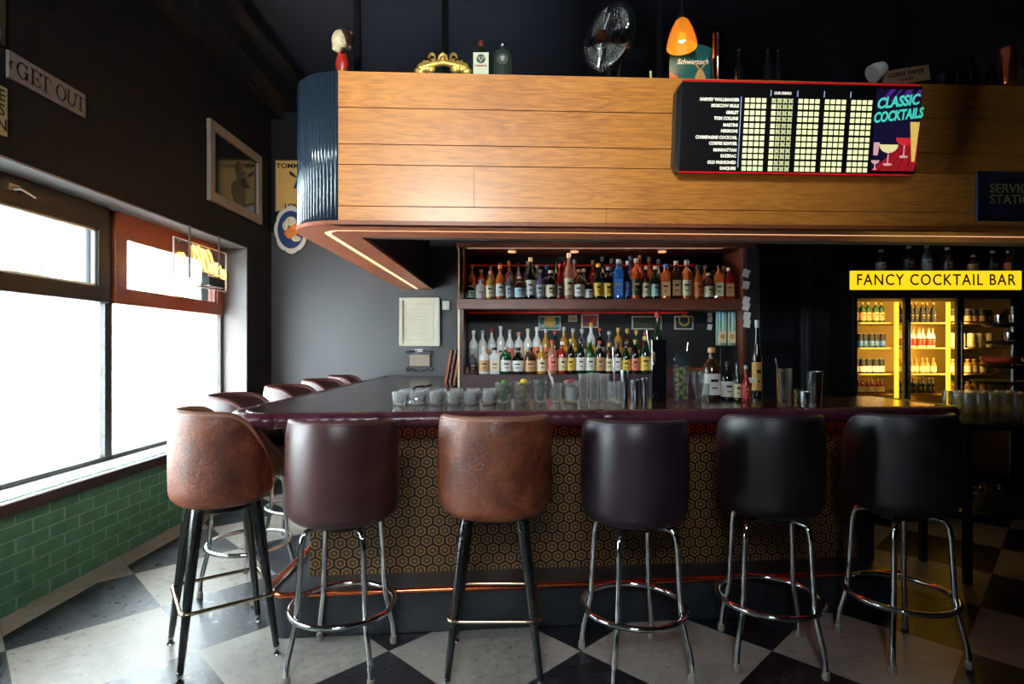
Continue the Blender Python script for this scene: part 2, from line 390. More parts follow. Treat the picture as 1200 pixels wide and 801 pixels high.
for i in range(len(edges)-1):
    y0, y1 = edges[i], edges[i+1]; mf = M_frame2 if i == 2 else M_framedark
    n = i+1
    w = MB(); a, b_ = XG-.03, XG+.04
    w.box(a, b_, y0-.035, y0+.035, ZS, ZT-.01)
    if i == 2: w.box(a, b_, y1-.03, y1+.03, ZS, ZT-.01)
    w.box(a, b_, y0, y1, ZS, ZS+.03)
    win = struct(w.obj('window_%d' % n, M_framedark, bevel=.004))
    sh = MB(); c, d = XG-.03, XG+.065
    for (p, q, r_, s_) in ((y0+.035, y1-.03, 1.715, 1.82), (y0+.035, y1-.03, 2.22, ZT-.012)): sh.box(c, d, p, q, r_, s_)
    sh.box(c, d, y0+.035, y0+.16, 1.82, 2.22); sh.box(c, d, y1-.13, y1-.03, 1.82, 2.22)
    fr = sh.obj('window_frame', mf, win, bevel=.006)
    bead = MB(); e = .018
    bead.box(d-.04, d-.02, y0+.16, y1-.13, 1.82, 1.82+e); bead.box(d-.04, d-.02, y0+.16, y1-.13, 2.22-e, 2.22)
    bead.box(d-.04, d-.02, y0+.16, y0+.16+e, 1.82, 2.22); bead.box(d-.04, d-.02, y1-.13-e, y1-.13, 1.82, 2.22)
    bead.obj('glazing_bead', M_cream if i < 2 else M_frame2, fr)
    MB().box(XG-.004, XG+.002, y0+.16, y1-.13, 1.82, 2.22).obj('window_pane', M_clear, win)
    MB().box(XG-.004, XG, y0+.035, y1-.03, ZS+.03, 1.715).obj('window_pane', M_frost, win)
    cr = MB()
    for k in range(6):
        zz = .78+k*.155
        cr.tube([(XG+.008, y0+.04, zz), (XG+.008, (y0+y1)/2, zz-.008), (XG+.008, y1-.04, zz)], .0022, 5)
        for q in range(6): cr.sphere((XG+.008, y0+.15+q*.26, zz-.005), .007, n=6, m=4)
    cr.obj('blind_cord', M_wire, win)
    la = MB(); la.tube([(d, (y0+y1)/2-.02, 2.30), (d+.03, (y0+y1)/2, 2.31), (d+.03, (y0+y1)/2+.1, 2.285)], .008, 8); la.box(d-.005, d+.01, (y0+y1)/2-.05, (y0+y1)/2+.03, 2.29, 2.33)
    la.obj('window_latch', M_steel, win)
# ---- outside: pavement, awning, trees and a facade over the road
struct(MB().prism([(-22, -14), (6, -14), (6, -2.8), (-3.05, -2.8), (-3.05, 26), (-22, 26)], -.2, -.1).obj('pavement', mat('pale_concrete', (226, 226, 222), .8, noise=.1)))
M_leaf = mat('pale_leaves', (150, 168, 120), .7, noise=.5, nscale=3)  # pale green leaf colour with random mottling
M_bark = mat('bark', (60, 48, 38), .9)
for i, (x, y, r) in enumerate(((-11, 7.5, 1.5), (-12, 14, 1.9), (-10.5, 20, 1.7))):
    t = thing('street_tree', ['leafy street tree outside, seen through the clear top light nearest the street corner', 'leafy street tree outside behind the wooden framed top light', 'street tree farthest along the pavement outside'][i], 'tree', (x, y, -.1), 0, 'street trees')
    tb = MB(); tb.tube([(0, 0, 0), (.05, 0, 1.2), (0, .1, 2.2)], [.13, .1, .07], 8); tb.obj('trunk', M_bark, t)
    fb = MB()
    for k in range(260):
        a, b2, q = random.uniform(0, 2*pi), random.uniform(-1, 1), random.uniform(.4, 1)**.5*r
        c_ = sqrt(1-b2*b2); p = Vector((q*c_*cos(a), q*c_*sin(a), 2.5+q*b2*.75))
        d1 = Vector((random.uniform(-1, 1), random.uniform(-1, 1), random.uniform(-1, 1))).normalized()*.2; d2 = d1.orthogonal().normalized()*.14
        fb.add([p-d1, p+d2, p+d1, p-d2], [(0, 1, 2, 3)])
    fb.obj('foliage', M_leaf, t)

# ================================================================== THE BAR
TB = .09                                    # the bar runs slightly away towards the cooler
def yb(x, y0): return y0+TB*(x+.8)
HT = 1.093
def bar_outline(off, y0, xl, xr, depth, yend, wing, r=.2, inset_r=None):
    """L-shaped outline: front run and a wing going back on the left"""
    pts = []
    xl_, y_ = xl, yb(xl, y0)
    for k in range(9):
        a = radians(180+90*k/8); pts.append((xl_+r+r*cos(a), y_+r+r*sin(a)))
    pts += [(xr-.06, yb(xr, y0)), (xr, yb(xr, y0)+.06), (xr, yb(xr, y0)+depth-.02)]
    pts += [(xl+wing, yb(xl+wing, y0)+depth), (xl+wing, yend), (xl, yend)]
    return pts
bar = thing('bar_counter', 'L-shaped bar counter with dark glossy wood top and gold hexagon patterned front', 'bar counter')
MB().prism(bar_outline(0, 2.69, -1.32, 2.28, .62, YB-.005, .86, .19), HT-.045, HT).obj('counter_top', M_rail, bar, bevel=.004)
# padded edge: a fat roll with slanted folds
path = []
xl, y0, r = -1.35, 2.66, .21
path += [(xl, YB-.03)]
for k in range(28): path.append((xl, YB-.03-(YB-.03-(yb(xl, y0)+r))*(k+1)/28))
for k in range(1, 9):
    a = radians(180+90*k/8); path.append((xl+r+r*cos(a), yb(xl, y0)+r+r*sin(a)))
for k in range(1, 90): x = xl+r+(2.27-xl-r)*k/90; path.append((x, yb(x, y0)))
path += [(2.30, yb(2.3, y0)+.01), (2.33, yb(2.3, y0)+.05)]
for k in range(10): path.append((2.335, yb(2.3, y0)+.08+k*.06))
M_seamdark = mat('seam_shadow_vinyl', (30, 12, 18), .5)
def roll(pts, name, m):
    mb = MB(); P = [Vector((p[0], p[1], 0)) for p in pts]; n = 14; vs = []; fs = []; s = 0
    seams = (0.0,)
    for i, p in enumerate(P):
        t = (P[min(i+1, len(P)-1)]-P[max(i-1, 0)]).normalized(); nrm = Vector((t.y, -t.x, 0))
        if i: s += (P[i]-P[i-1]).length
        near = min(abs((s-2.1-q*1.05)) for q in range(-3, 5))
        pinch = 1-.22*math.exp(-(near/.02)**2)
        for k in range(n):
            g = 2*pi*k/n; ww = 1+.05*sin(s*95+g*2.0)*(.5+.5*sin(g*1.0+2))
            vs.append(p-nrm*(0)+nrm*(0.040*cos(g)*pinch*ww)+Vector((0, 0, HT-.036+.037*sin(g)*pinch*ww)))
    for i in range(len(P)-1):
        for k in range(n): k2 = (k+1) % n; fs.append((i*n+k, i*n+k2, (i+1)*n+k2, (i+1)*n+k))
    fs += [tuple(range(n)), tuple(range((len(P)-1)*n, len(P)*n))]
    mb.add(vs, fs); return mb.obj(name, m, bar, smooth=50)
dense = []
for a, b_ in zip(path[:-1], path[1:]):
    L_ = math.dist(a, b_); k = max(1, int(L_/.012))
    dense += [(a[0]+(b_[0]-a[0])*q/k, a[1]+(b_[1]-a[1])*q/k) for q in range(k)]
dense.append(path[-1])
roll(dense, 'padded_edge', M_edge)
# patterned front, body, plinth
def along(x0, x1, y0, z0, z1, th=.03):
    mb = MB(); mb.add([(x0, yb(x0, y0), z0), (x1, yb(x1, y0), z0), (x1, yb(x1, y0)+th, z0), (x0, yb(x0, y0)+th, z0), (x0, yb(x0, y0), z1), (x1, yb(x1, y0), z1), (x1, yb(x1, y0)+th, z1), (x0, yb(x0, y0)+th, z1)],
                      [(0, 3, 2, 1), (4, 5, 6, 7), (0, 1, 5, 4), (1, 2, 6, 5), (2, 3, 7, 6), (3, 0, 4, 7)]); return mb
along(-1.06, 2.06, 2.98, .20, HT-.05).obj('patterned_panel', M_paper, bar)
MB().box(-1.06, -1.03, yb(-1.06, 3.0), YB-.01, .2, HT-.05).obj('patterned_panel', M_paper, bar)
along(1.98, 2.07, 2.96, 0, HT-.05, .5).obj('end_post', mat('black_paint', (17, 16, 18), .5), bar)
along(-1.0, 2.0, 3.22, .9, .94, .35).obj('back_shelf', M_steel, bar)
MB().box(-.55, -.5, 3.35, YB-.01, .2, HT-.05).obj('wing_back_panel', M_steelblack, bar)
pl = MB(); o_ = bar_outline(0, 2.74, -1.19, 2.06, .3, YB-.005, .3, .1); pl.prism(o_, 0, .2)
pl.obj('plinth_step', M_kick, bar, bevel=.006)
rl = [(-1.2, YB-.05, .215)]+[(-1.2, 3.2, .215)]
for k in range(7):
    a = radians(180+90*k/6); rl.append((-1.2+.11+.11*cos(a), yb(-1.09, 2.722)+.11+.11*sin(a), .215))
rl += [(x, yb(x, 2.722), .215) for x in (-.5, .5, 1.5, 2.05)]
MB().tube(rl, .013, 12).obj('foot_rail', M_copper, bar, smooth=60)
hk = MB()
for x in (-.9, .35, 1.35):
    hk.tube([(x, yb(x, 2.98), HT-.13), (x, yb(x, 2.93), HT-.14), (x, yb(x, 2.91), HT-.12)], .006, 6)
hk.obj('bag_hooks', M_brass, bar)
box_ = MB(); 
for x0_ in (-.83, .43): box_.box(x0_, x0_+.14, yb(x0_, 2.955), yb(x0_, 2.985), HT-.13, HT-.055)
box_.obj('outlet_box', M_steelblack, bar)
# red glow under the counter edge: a real light strip
M_redled = mat('red_light_strip', (255, 60, 20), .5, emit=(255, 46, 14), es=8)
along(-.98, 1.95, 2.955, HT-.058, HT-.05, .01).obj('light_strip', M_redled, bar)

# ================================================================== CANOPY
TC = .045
def yc(x, y0): return y0+TC*(x+.9)
ZC0, ZC1 = 2.035, 2.84
cpy = thing('bar_canopy', 'honey wood clad canopy hanging above the bar with a ribbed glass corner', 'canopy')
rows_z = [2.84, 2.650, 2.460, 2.353, 2.137, 2.048]
pk = MB()
xs_break = [[2.0], [.9], [2.4], [-.2, 1.9], [.5], [.0]]
for i in range(5):
    cuts = [-.905]+xs_break[i]+[3.35]
    for a, b_ in zip(cuts[:-1], cuts[1:]):
        x0_, x1_ = a+.0008, b_-.0008; z1, z0 = rows_z[i]-.0022, rows_z[i+1]+.0022
        pk.add([(x0_, yc(x0_, 2.93), z0), (x1_, yc(x1_, 2.93), z0), (x1_, yc(x1_, 2.955), z0), (x0_, yc(x0_, 2.955), z0), (x0_, yc(x0_, 2.93), z1), (x1_, yc(x1_, 2.93), z1), (x1_, yc(x1_, 2.955), z1), (x0_, yc(x0_, 2.955), z1)],
               [(0, 3, 2, 1), (4, 5, 6, 7), (0, 1, 5, 4), (1, 2, 6, 5), (2, 3, 7, 6), (3, 0, 4, 7)])
pk.obj('plank_facing', M_planks, cpy)
bk = MB(); bk.prism([(-.9, yc(-.9, 2.95)), (3.36, yc(3.36, 2.95)), (3.36, 3.6), (-.9, 3.35)], ZC0+.01, 2.835)
bk.prism([(-1.17, 3.23), (-.9, 3.23), (-.9, YB-.01), (-1.17, YB-.01)], ZC0+.01, 2.835)
bk.obj('canopy_box', M_grout, cpy)
# left side boards
sb = MB()
for i in range(5): sb.box(-1.2, -1.17, 3.225, YB-.01, rows_z[i+1]+.002, rows_z[i]-.002)
sb.obj('side_planks', M_planks, cpy)
# underside: inner and outer boards with a slot for the light
def soff(o0, o1, name, m, z0, z1, r0, r1):
    """band between offsets o0 and o1 inwards from the outer outline"""
    def line(o, r):
        xl_, yf = -1.2+o, lambda x: yc(x, 2.915)+o
        pts = [(xl_, YB-.006), (xl_, yf(xl_)+r)]
        for k in range(1, 9):
            a = radians(180+90*k/8); pts.append((xl_+r+r*cos(a), yf(xl_)+r+r*sin(a)))
        pts.append((3.36, yf(3.36))); return pts
    A, B = line(o0, r0), line(o1, r1); vs = []; fs = []; n = len(A)
    for z in (z0, z1):
        vs += [(x, y, z) for x, y in A]+[(x, y, z) for x, y in B]
    for i in range(n-1):
        fs += [(i, i+1, n+i+1, n+i), (2*n+i, 3*n+i, 3*n+i+1, 2*n+i+1), (i, 2*n+i, 2*n+i+1, i+1), (n+i, n+i+1, 3*n+i+1, 3*n+i)]
    fs += [(0, n, 3*n, 2*n), (n-1, 3*n-1-0, 4*n-1, 2*n-1)]
    fs[-1] = (n-1, 2*n-1, 4*n-1, 3*n-1)
    mb = MB(); mb.add(vs, fs); return mb.obj(name, m, cpy)
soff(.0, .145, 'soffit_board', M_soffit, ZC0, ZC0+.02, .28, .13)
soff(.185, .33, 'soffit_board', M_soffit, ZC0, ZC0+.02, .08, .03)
M_warm = mat('warm_light_strip', (255, 220, 170), .5, emit=(255, 214, 160), es=1.6)
soff(.145, .185, 'light_strip', M_warm, ZC0+.006, ZC0+.014, .13, .08)
along_c = MB(); x0_, x1_ = -.93, 3.36
along_c.add([(x0_, yc(x0_, 2.905), ZC0), (x1_, yc(x1_, 2.905), ZC0), (x1_, yc(x1_, 2.95), ZC0), (x0_, yc(x0_, 2.95), ZC0), (x0_, yc(x0_, 2.905), ZC0+.022), (x1_, yc(x1_, 2.905), ZC0+.022), (x1_, yc(x1_, 2.95), ZC0+.022), (x0_, yc(x0_, 2.95), ZC0+.022)],
            [(0, 3, 2, 1), (4, 5, 6, 7), (0, 1, 5, 4), (1, 2, 6, 5), (2, 3, 7, 6), (3, 0, 4, 7)])
along_c.obj('bottom_trim', M_soffit, cpy, bevel=.003)
# fluted glass corner
fl = MB(); n = 176; R = .285; vs = []; fs = []
cxy = (-1.2+R, yc(-.9, 2.93)+R)
for i in range(n+1):
    a = radians(180+92*i/n); rr = R+.006*abs(sin(pi*i/8))
    x, y = cxy[0]+rr*cos(a), cxy[1]+rr*sin(a)
    vs += [(x, y, ZC0+.018), (x, y, 2.835)]
for i in range(n): fs.append((2*i, 2*i+2, 2*i+3, 2*i+1))
fl.add(vs, fs); m_fl = mat('fluted_glass', (44, 58, 70), .18, spec=.8, coat=.6)
fo = fl.obj('fluted_corner', m_fl, cpy, smooth=50)
so = fo.modifiers.new('thick', 'SOLIDIFY'); so.thickness = .01
# top lid and drop rods
MB().prism([(-1.17, 3.2), (-.92, yc(-.92, 2.95)), (3.36, yc(3.36, 2.95)), (3.36, 3.7), (-1.17, 3.6)], 2.835, 2.842).obj('canopy_lid', M_steelblack, cpy)
for x in (419, 522, 772, 1050):
    X = (x-600)*3.35/F
    MB().box(X-.018, X+.018, 3.33, 3.366, 2.84, ZC).obj('drop_rod', mat('rod_paint', (7, 7, 9), .9, spec=.1), cpy)

# ---- menu light board on the canopy
def boxT(mb, x0, x1, y0, y1, z0, z1): mb.box(x0, x1, y0, y1, z0, z1); return mb
bx = 1.50; sb_ = thing('menu_scoreboard', 'black light-up score board listing cocktails with rows of lit squares', 'sign', (bx, yc(bx, 2.925)-.008, 2.325), math.atan(TC))
M_case = mat('black_board_case', (12, 12, 14), .35)
tilt = (radians(7), 0, 0)
piv = thing('board_case', None, None); piv.parent = sb_
bpy.data.objects.remove(piv)
w2 = .62; H = .44
cs = MB(); cs.add([(-w2-.02, -.085, 0), (w2, -.085, 0), (w2, 0, 0), (-w2-.02, 0, 0), (-w2-.02, -.085, H), (w2, -.085, H), (w2, 0, H), (-w2-.02, 0, H)],
                  [(0, 3, 2, 1), (4, 5, 6, 7), (0, 1, 5, 4), (1, 2, 6, 5), (2, 3, 7, 6), (3, 0, 4, 7)])
cs.add([(-w2-.04, -.06, .04), (-w2-.02, -.085, .0), (-w2-.02, 0, 0), (-w2-.04, 0, .04), (-w2-.04, -.06, H-.04), (-w2-.02, -.085, H), (-w2-.02, 0, H), (-w2-.04, 0, H-.04)],
       [(0, 3, 2, 1), (4, 5, 6, 7), (0, 1, 5, 4), (1, 2, 6, 5), (2, 3, 7, 6), (3, 0, 4, 7)])
case = cs.obj('board_case', M_case, sb_, rot=tilt, bevel=.003)
FY = -.0865
M_cell = mat('lit_cell', (240, 240, 190), .5, emit=(240, 242, 180), es=1.0)
M_ink = mat('black_ink', (10, 10, 10), .6)
M_lett = mat('lit_lettering', (240, 236, 220), .5, emit=(240, 232, 210), es=.8)
cells = MB(); inks = MB(); x_blocks = [-.315, -.175, -.035, .105, .245]
z_rows = []
zt = H-.075
for r_ in range(12): z_rows.append(zt-r_*.0295-(r_//2)*.003)
for bi, xb in enumerate(x_blocks):
    for c_ in range(4):
        for zr in z_rows:
            x = xb+c_*.0295
            cells.box(x+.002, x+.0232, FY-.002, FY, zr-.0218, zr-.001)
            if bi == 1 and (c_ > 0 or random.random() < .2):
                inks.lathe([(.0105, -.0006), (.0105, .0006), (.0078, .0006), (.0078, -.0006), (.0105, -.0006)], 10, T_((x+.0122, FY-.0026, zr-.0118), (pi/2, 0, 0)), cap=False)
                inks.box(x+.010, x+.0145, FY-.0032, FY-.002, zr-.016, zr-.008)
            else: inks.box(x+.0115, x+.0128, FY-.0028, FY-.002, zr-.014, zr-.009)
cells.obj('lit_squares', M_cell, case); inks.obj('square_marks', M_ink, case)
names = ['HARVEY WALLBANGER', 'MOSCOW MULE', 'GIMLET', 'TOM COLLINS', 'MARTINI', 'NEGRONI', 'CHAMPAGNE COCKTAIL', 'CORPSE REVIVER', 'MANHATTAN', 'SAZERAC', 'OLD FASHIONED', 'DAIQUIRI']
for r_, nm in enumerate(names):
    text('lettering', nm, .0215, M_lett, case, (-.345, FY-.001, z_rows[r_]-.012), sx=.9, align='RIGHT', off=.0009)
text('lettering', 'OUR DRINKS', .019, M_lett, case, (-.118, FY-.001, H-.05), sx=.8, off=.0004)
dv = MB()
for x in (-.182, -.042, .098, .238): dv.box(x, x+.004, FY-.002, FY, H-.065, H-.035)
dv.box(-.335, -.332, FY-.002, FY, .02, H-.07)
dv.obj('column_ticks', mat('blue_white_tick', (190, 200, 230), .5, emit=(170, 185, 230), es=.5), case)
def em(name, c, s=.7): return mat(name, c, .5, emit=c, es=s)
ps = MB().box(.378, .618, FY-.003, FY, .012, H-.018).obj('backlit_poster', em('poster_night_blue', (22, 16, 52), .5), case)
pz = FY-.0034
def flat(pts, y, m, name='poster_shape', parent=ps, th=.0006):
    mb = MB(); n = len(pts); mb.add([(x, y, z) for x, z in pts]+[(x, y-th, z) for x, z in pts], [tuple(range(n)), tuple(reversed(range(n, 2*n)))]+[(i, (i+1) % n, n+(i+1) % n, n+i) for i in range(n)])
    return mb.obj(name, m, parent)
flat([(.378, .012), (.605, .012), (.618, .06), (.618, .175), (.56, .175)], pz, em('poster_red_planks', (176, 26, 40), .55))
for k in range(4):
    flat([(.41+k*.05, .012), (.414+k*.05, .012), (.565+k*.017, .172), (.563+k*.017, .172)], pz-.0008, em('poster_plank_line', (90, 10, 26), .4))
for k, (a, w_) in enumerate(((.40, .025), (.45, .012), (.49, .03), (.55, .02))):
    flat([(a, .36), (a+w_, .36), (a+w_+.05, .42), (a+.05, .42)], pz, em('poster_purple', (92, 40, 150), .5))
M_teal = em('poster_teal', (70, 214, 190), .8)
text('lettering', 'CLASSIC', .072, M_teal, ps, (.490, pz-.001, .358), (pi/2, radians(-7), 0), sx=.84, shear=.3, off=.0022)
text('lettering', 'COCKTAILS', .070, M_teal, ps, (.497, pz-.001, .290), (pi/2, radians(-7), 0), sx=.70, shear=.3, off=.0022)
M_pale = em('poster_pale_drink', (236, 226, 160), .8); M_pink = em('poster_pink_glass', (226, 170, 170), .7); M_rd = em('poster_red_drink', (214, 40, 50), .7)
def coupe(cx, zb, s, m):
    bowl = [(cx+s*.5*cos(radians(a)), zb+s*1.0+s*.42*sin(radians(a))) for a in range(180, 361, 15)]
    flat(bowl, pz-.0012, m); flat([(cx-.003, zb), (cx+.003, zb), (cx+.003, zb+s*.62), (cx-.003, zb+s*.62)], pz-.0012, M_pink)
    flat([(cx+s*.26*cos(radians(a)), zb+s*.07*sin(radians(a))) for a in range(0, 360, 30)], pz-.0014, M_pink)
coupe(.462, .045, .10, M_pale); coupe(.545, .085, .095, M_rd); coupe(.395, .02, .045, M_pink)
flat([(.382, .09), (.405, .09), (.412, .155), (.38, .155)], pz-.0016, M_pink)
flat([(.590, .06), (.606, .06), (.617, .26), (.566, .26)], pz-.0018, em('poster_gold_flute', (224, 186, 90), .8))
M_redtube = mat('red_neon_tube', (200, 16, 30), .4, emit=(210, 14, 34), es=.4)
for z in (H+.006, -.006):
    MB().tube([(-w2-.02, -.08, z), (.60, -.08, z)], .0045, 8).obj('neon_tube', M_redtube, case)

# ---- things standing on the canopy (top at z = 2.842)
ZT2 = 2.8432
def P(px, Y): return (px-600)*Y/F
def Z(py, Y): return 1.4+(407-py)*Y/F
# figurine head
Yt = 3.04
t = thing('bust_figurine', 'small painted plaster bust with red collar at the canopy corner', 'figurine', (P(401, Yt), Yt, ZT2))
MB().lathe([(.035, 0), (.04, .01), (.028, .03), (.026, .045)], 16).obj('pedestal', M_gold, t, smooth=50)
MB().lathe([(.026, .045), (.036, .075), (.034, .1), (.026, .125), (.02, .15)], 16, sy=.75).obj('collar', mat('red_glaze', (170, 40, 24), .35), t, smooth=60)
hb = MB(); hb.sphere((-.006, -.012, .2), .046, .046, .062); hb.sphere((-.044, 0, .19), .012, .01, .016, 8, 6); hb.sphere((-.03, -.02, .165), .02, .018, .02, 8, 6); hb.sphere((-.034, 0, .225), .014, .03, .012, 8, 6)
hb.obj('head', mat('cream_glaze', (226, 200, 160), .4, noise=.3, nscale=30), t, smooth=60)
hr = MB(); hr.sphere((.014, .003, .215), .045, .05, .06)
for k in range(9): hr.sphere((.02+.03*cos(k), .03*sin(k*2), .2+.05*cos(k*1.7)), .018, n=8, m=6)
hr.obj('hair', mat('dark_brown_glaze', (60, 36, 24), .4), t, smooth=60)
# gilded ornament
Yt = 3.03
t = thing('gilded_ornament', 'small gilded scrolled crest ornament lying along the canopy edge', 'ornament', (P(519, Yt), Yt, ZT2))
g = MB()
for s in (-1, 1):
    for k in range(5):
        a = radians(20+k*28); c_ = Vector((s*.09, 0, .022)); d_ = Vector((s*cos(a)*.062, 0, sin(a)*.05))
        g.sphere(c_+d_*.6, .014+abs(cos(a))*.018, .012, .012+sin(a)*.014, 10, 6)
    g.box(min(s*.03, s*.15), max(s*.03, s*.15), -.012, .012, 0, .018)
    pts = [(s*(.055+.022*cos(q*.5)*(1-q/16)), 0, .082+.022*sin(q*.5)*(1-q/16)) for q in range(13)]
    g.tube(pts, .007, 6)
g.tube([(-.1, 0, .05), (-.06, 0, .058), (0, 0, .066), (.06, 0, .058), (.1, 0, .05)], .014, 8)
g.tube([(-.024, 0, .07), (-.018, 0, .09), (0, 0, .1), (.018, 0, .09), (.024, 0, .07)], .009, 8); g.sphere((0, -.004, .08), .012, n=8, m=6)
t2 = g.obj('scrollwork', M_gold, t, smooth=60); t2.scale = (1, 1, 1.35)
# bottles on the canopy
M_green = glassmat('dark_green_glass', (14, 40, 16), .8, .06, .2)
def squarebottle(w, d, h, neck, m):
    mb = MB(); prof = [(1, 0), (1, .74), (.55, .84), (.26, .88), (.24, 1.0)]
    vs = []; fs = []; n = 12
    for s, z in prof:
        for k in range(n):
            a = 2*pi*(k+.5)/n; q = 5 if s > .8 else (3 if s > .5 else 2)
            cx, cy = cos(a), sin(a); e = (abs(cx)**q+abs(cy)**q)**(-1/q)
            ww = w/2*s if s > .3 else neck; dd = d/2*s if s > .3 else neck
            vs.append((cx*e*ww, cy*e*dd, z*h))
    for i in range(len(prof)-1):
        for k in range(n): k2 = (k+1) % n; fs.append((i*n+k, i*n+k2, (i+1)*n+k2, (i+1)*n+k))
    fs += [tuple(reversed(range(n))), tuple(range((len(prof)-1)*n, len(prof)*n))]
    return mb.add(vs, fs)
Yt = 3.02
t = thing('liqueur_bottle', 'square green liqueur bottle with cream stag label on the canopy', 'bottle', (P(564, Yt), Yt, ZT2))
squarebottle(.092, .07, .165, .016, M_green).obj('bottle_body', M_green, t, smooth=40)
lb = MB().box(-.041, .041, -.0372, -.0352, .004, .120).obj('bottle_label', mat('cream_label', (222, 218, 180), .5), t, bevel=.001)
MB().lathe([(.024, -.0006), (.024, .0006)], 18, T_((0, -.0382, .085), (pi/2, 0, 0))).obj('round_emblem', mat('green_ink', (24, 50, 30), .5), lb)
ant = MB()
for s in (-1, 1):
    ant.tube([(0, -.0392, .070), (s*.006, -.0392, .082), (s*.016, -.0392, .088), (s*.017, -.0392, .100)], .0018, 5); ant.tube([(s*.008, -.0392, .084), (s*.006, -.0392, .099)], .0015, 5)
ant.obj('stag_mark', mat('cream_ink', (230, 225, 190), .5), lb)
text('lettering', 'Jägermeister'.upper(), .0115, mat('red_ink', (170, 30, 24), .5), lb, (0, -.0378, .048), sx=.85, off=.0004)
MB().lathe([(.017, .163), (.017, .195)], 14).obj('bottle_cap', mat('dark_red_cap', (90, 20, 16), .4), t, smooth=40)
t = thing('flask_bottle', 'round shouldered smoky flask with steel stopper beside the square green bottle', 'bottle', (P(589, Yt), Yt, ZT2))
MB().lathe([(.05, 0), (.054, .02), (.054, .11), (.048, .135), (.022, .155), (.016, .158), (.016, .165)], 24, sy=.7).obj('bottle_body', glassmat('smoky_glass', (60, 66, 56), .75, .12, .3), t, smooth=40)
MB().lathe([(.014, .165), (.017, .17), (.015, .185), (.006, .192)], 14).obj('bottle_stopper', M_steel, t, smooth=40)
lb = MB().lathe([(.03, -.001), (.03, .001)], 20, T_((0, -.0385, .085), (pi/2, 0, 0))).obj('bottle_label', mat('charcoal_label', (46, 50, 44), .5), t)
sk = MB(); sk.sphere((0, -.0395, .092), .013, .003, .012, 10, 6); sk.box(-.007, .007, -.041, -.039, .072, .084); sk.obj('skull_mark', mat('grey_ink', (150, 150, 140), .5), lb)
# fan
Yt = 3.12
t = thing('desk_fan', 'black wire desk fan with copper hub standing on the canopy', 'fan', (P(713, Yt), Yt, ZT2), radians(-52))
MB().lathe([(.085, 0), (.09, .012), (.03, .03), (.016, .045), (.014, .1)], 24).obj('base', M_steelblack, t, smooth=50)
MB().tube([(0, .075, .03), (0, .085, .15), (0, .07, .245)], .012, 8).obj('stand', M_steelblack, t, smooth=50)
cz = .262; fc = MB()
M_wirec = mat('fan_wire', (70, 70, 74), .3, .9)
for (yy, rr) in ((-.045, .07), (-.04, .13), (-.015, .175), (0, .19), (.015, .175), (.03, .11)):
    fc.tube([(rr*cos(2*pi*k/36), yy, cz+rr*sin(2*pi*k/36)) for k in range(36)], .0022, 5, closed=True)
for k in range(44):
    a = 2*pi*k/44
    fc.tube([(.035*cos(a), -.05, cz+.035*sin(a)), (.12*cos(a), -.043, cz+.12*sin(a)), (.178*cos(a), -.018, cz+.178*sin(a)), (.19*cos(a), 0, cz+.19*sin(a)), (.17*cos(a), .02, cz+.17*sin(a)), (.1*cos(a), .034, cz+.1*sin(a))], .0012, 4)
fc.obj('wire_cage', M_wirec, t)
for k in range(4):
    bl = MB(); vs = []; fs = []
    for i in range(7):
        for j in range(5):
            r_ = .03+.135*i/6; a = (j/4-.5)*(.5+.75*i/6)+k*pi/2+.5
            vs.append((r_*cos(a), -.012+.030*(j/4-.5), cz+r_*sin(a)))
    for i in range(6):
        for j in range(4): fs.append((i*5+j, i*5+j+1, (i+1)*5+j+1, (i+1)*5+j))
    bl.add(vs, fs); o = bl.obj('fan_blade', mat('pale_metal_blade', (200, 200, 190), .25, .8), t, smooth=60); so = o.modifiers.new('t', 'SOLIDIFY'); so.thickness = .0015
MB().lathe([(.03, -.045), (.034, -.052), (.028, -.062), (.0, -.066)], 18, T_((0, 0, cz), (pi/2, 0, 0))@T_((0, 0, .11))).obj('hub', M_copper, t, smooth=50)
MB().lathe([(.0, -.05), (.03, -.045), (.042, 0), (.045, .06), (.03, .085), (0, .09)], 18, T_((0, .085, cz), (-pi/2, 0, 0))).obj('motor_housing', mat('bronze_motor', (90, 62, 44), .3, .8), t, smooth=50)
# small pale peg
Yt = 3.03
tag(MB().lathe([(.006, 0), (.007, .02), (.005, .026), (.008, .034), (.005, .042), (.001, .046)], 10).obj('candle_stub', mat('tallow', (226, 214, 160), .5), loc=(P(762.5, Yt), Yt, ZT2), smooth=50), 'tiny pale candle stub on the canopy edge beside the desk fan', 'candle')
# hanging amber lamp
Yt = 3.1; lx = P(799, Yt)
t = thing('pendant_lamp', 'amber glass pendant lamp glowing above the canopy', 'lamp', (lx, Yt, Z(56, Yt)))
M_amber = glassmat('amber_glass', (255, 150, 40), .55, .15, .7)
_nt = M_amber.node_tree; _e = _nt.nodes.new('ShaderNodeEmission'); _e.inputs[0].default_value = (1, .30, .03, 1); _e.inputs[1].default_value = .4
_a = _nt.nodes.new('ShaderNodeAddShader'); _o = _nt.nodes['Material Output']; _s = _o.inputs[0].links[0].from_socket; _nt.links.new(_s, _a.inputs[0]); _nt.links.new(_e.outputs[0], _a.inputs[1]); _nt.links.new(_a.outputs[0], _o.inputs[0])
MB().lathe([(.080, .0), (.082, .012), (.074, .05), (.058, .10), (.036, .145), (.018, .16)], 24, cap=False).obj('lamp_shade', M_amber, t, smooth=60)
MB().sphere((0, 0, .055), .026).obj('light_bulb', mat('lit_bulb', (255, 240, 200), .5, emit=(255, 214, 140), es=3), t, smooth=60)
MB().lathe([(.018, .1), (.02, .15), (.02, .19), (.008, .2)], 14).obj('lamp_socket', M_steelblack, t, smooth=50)
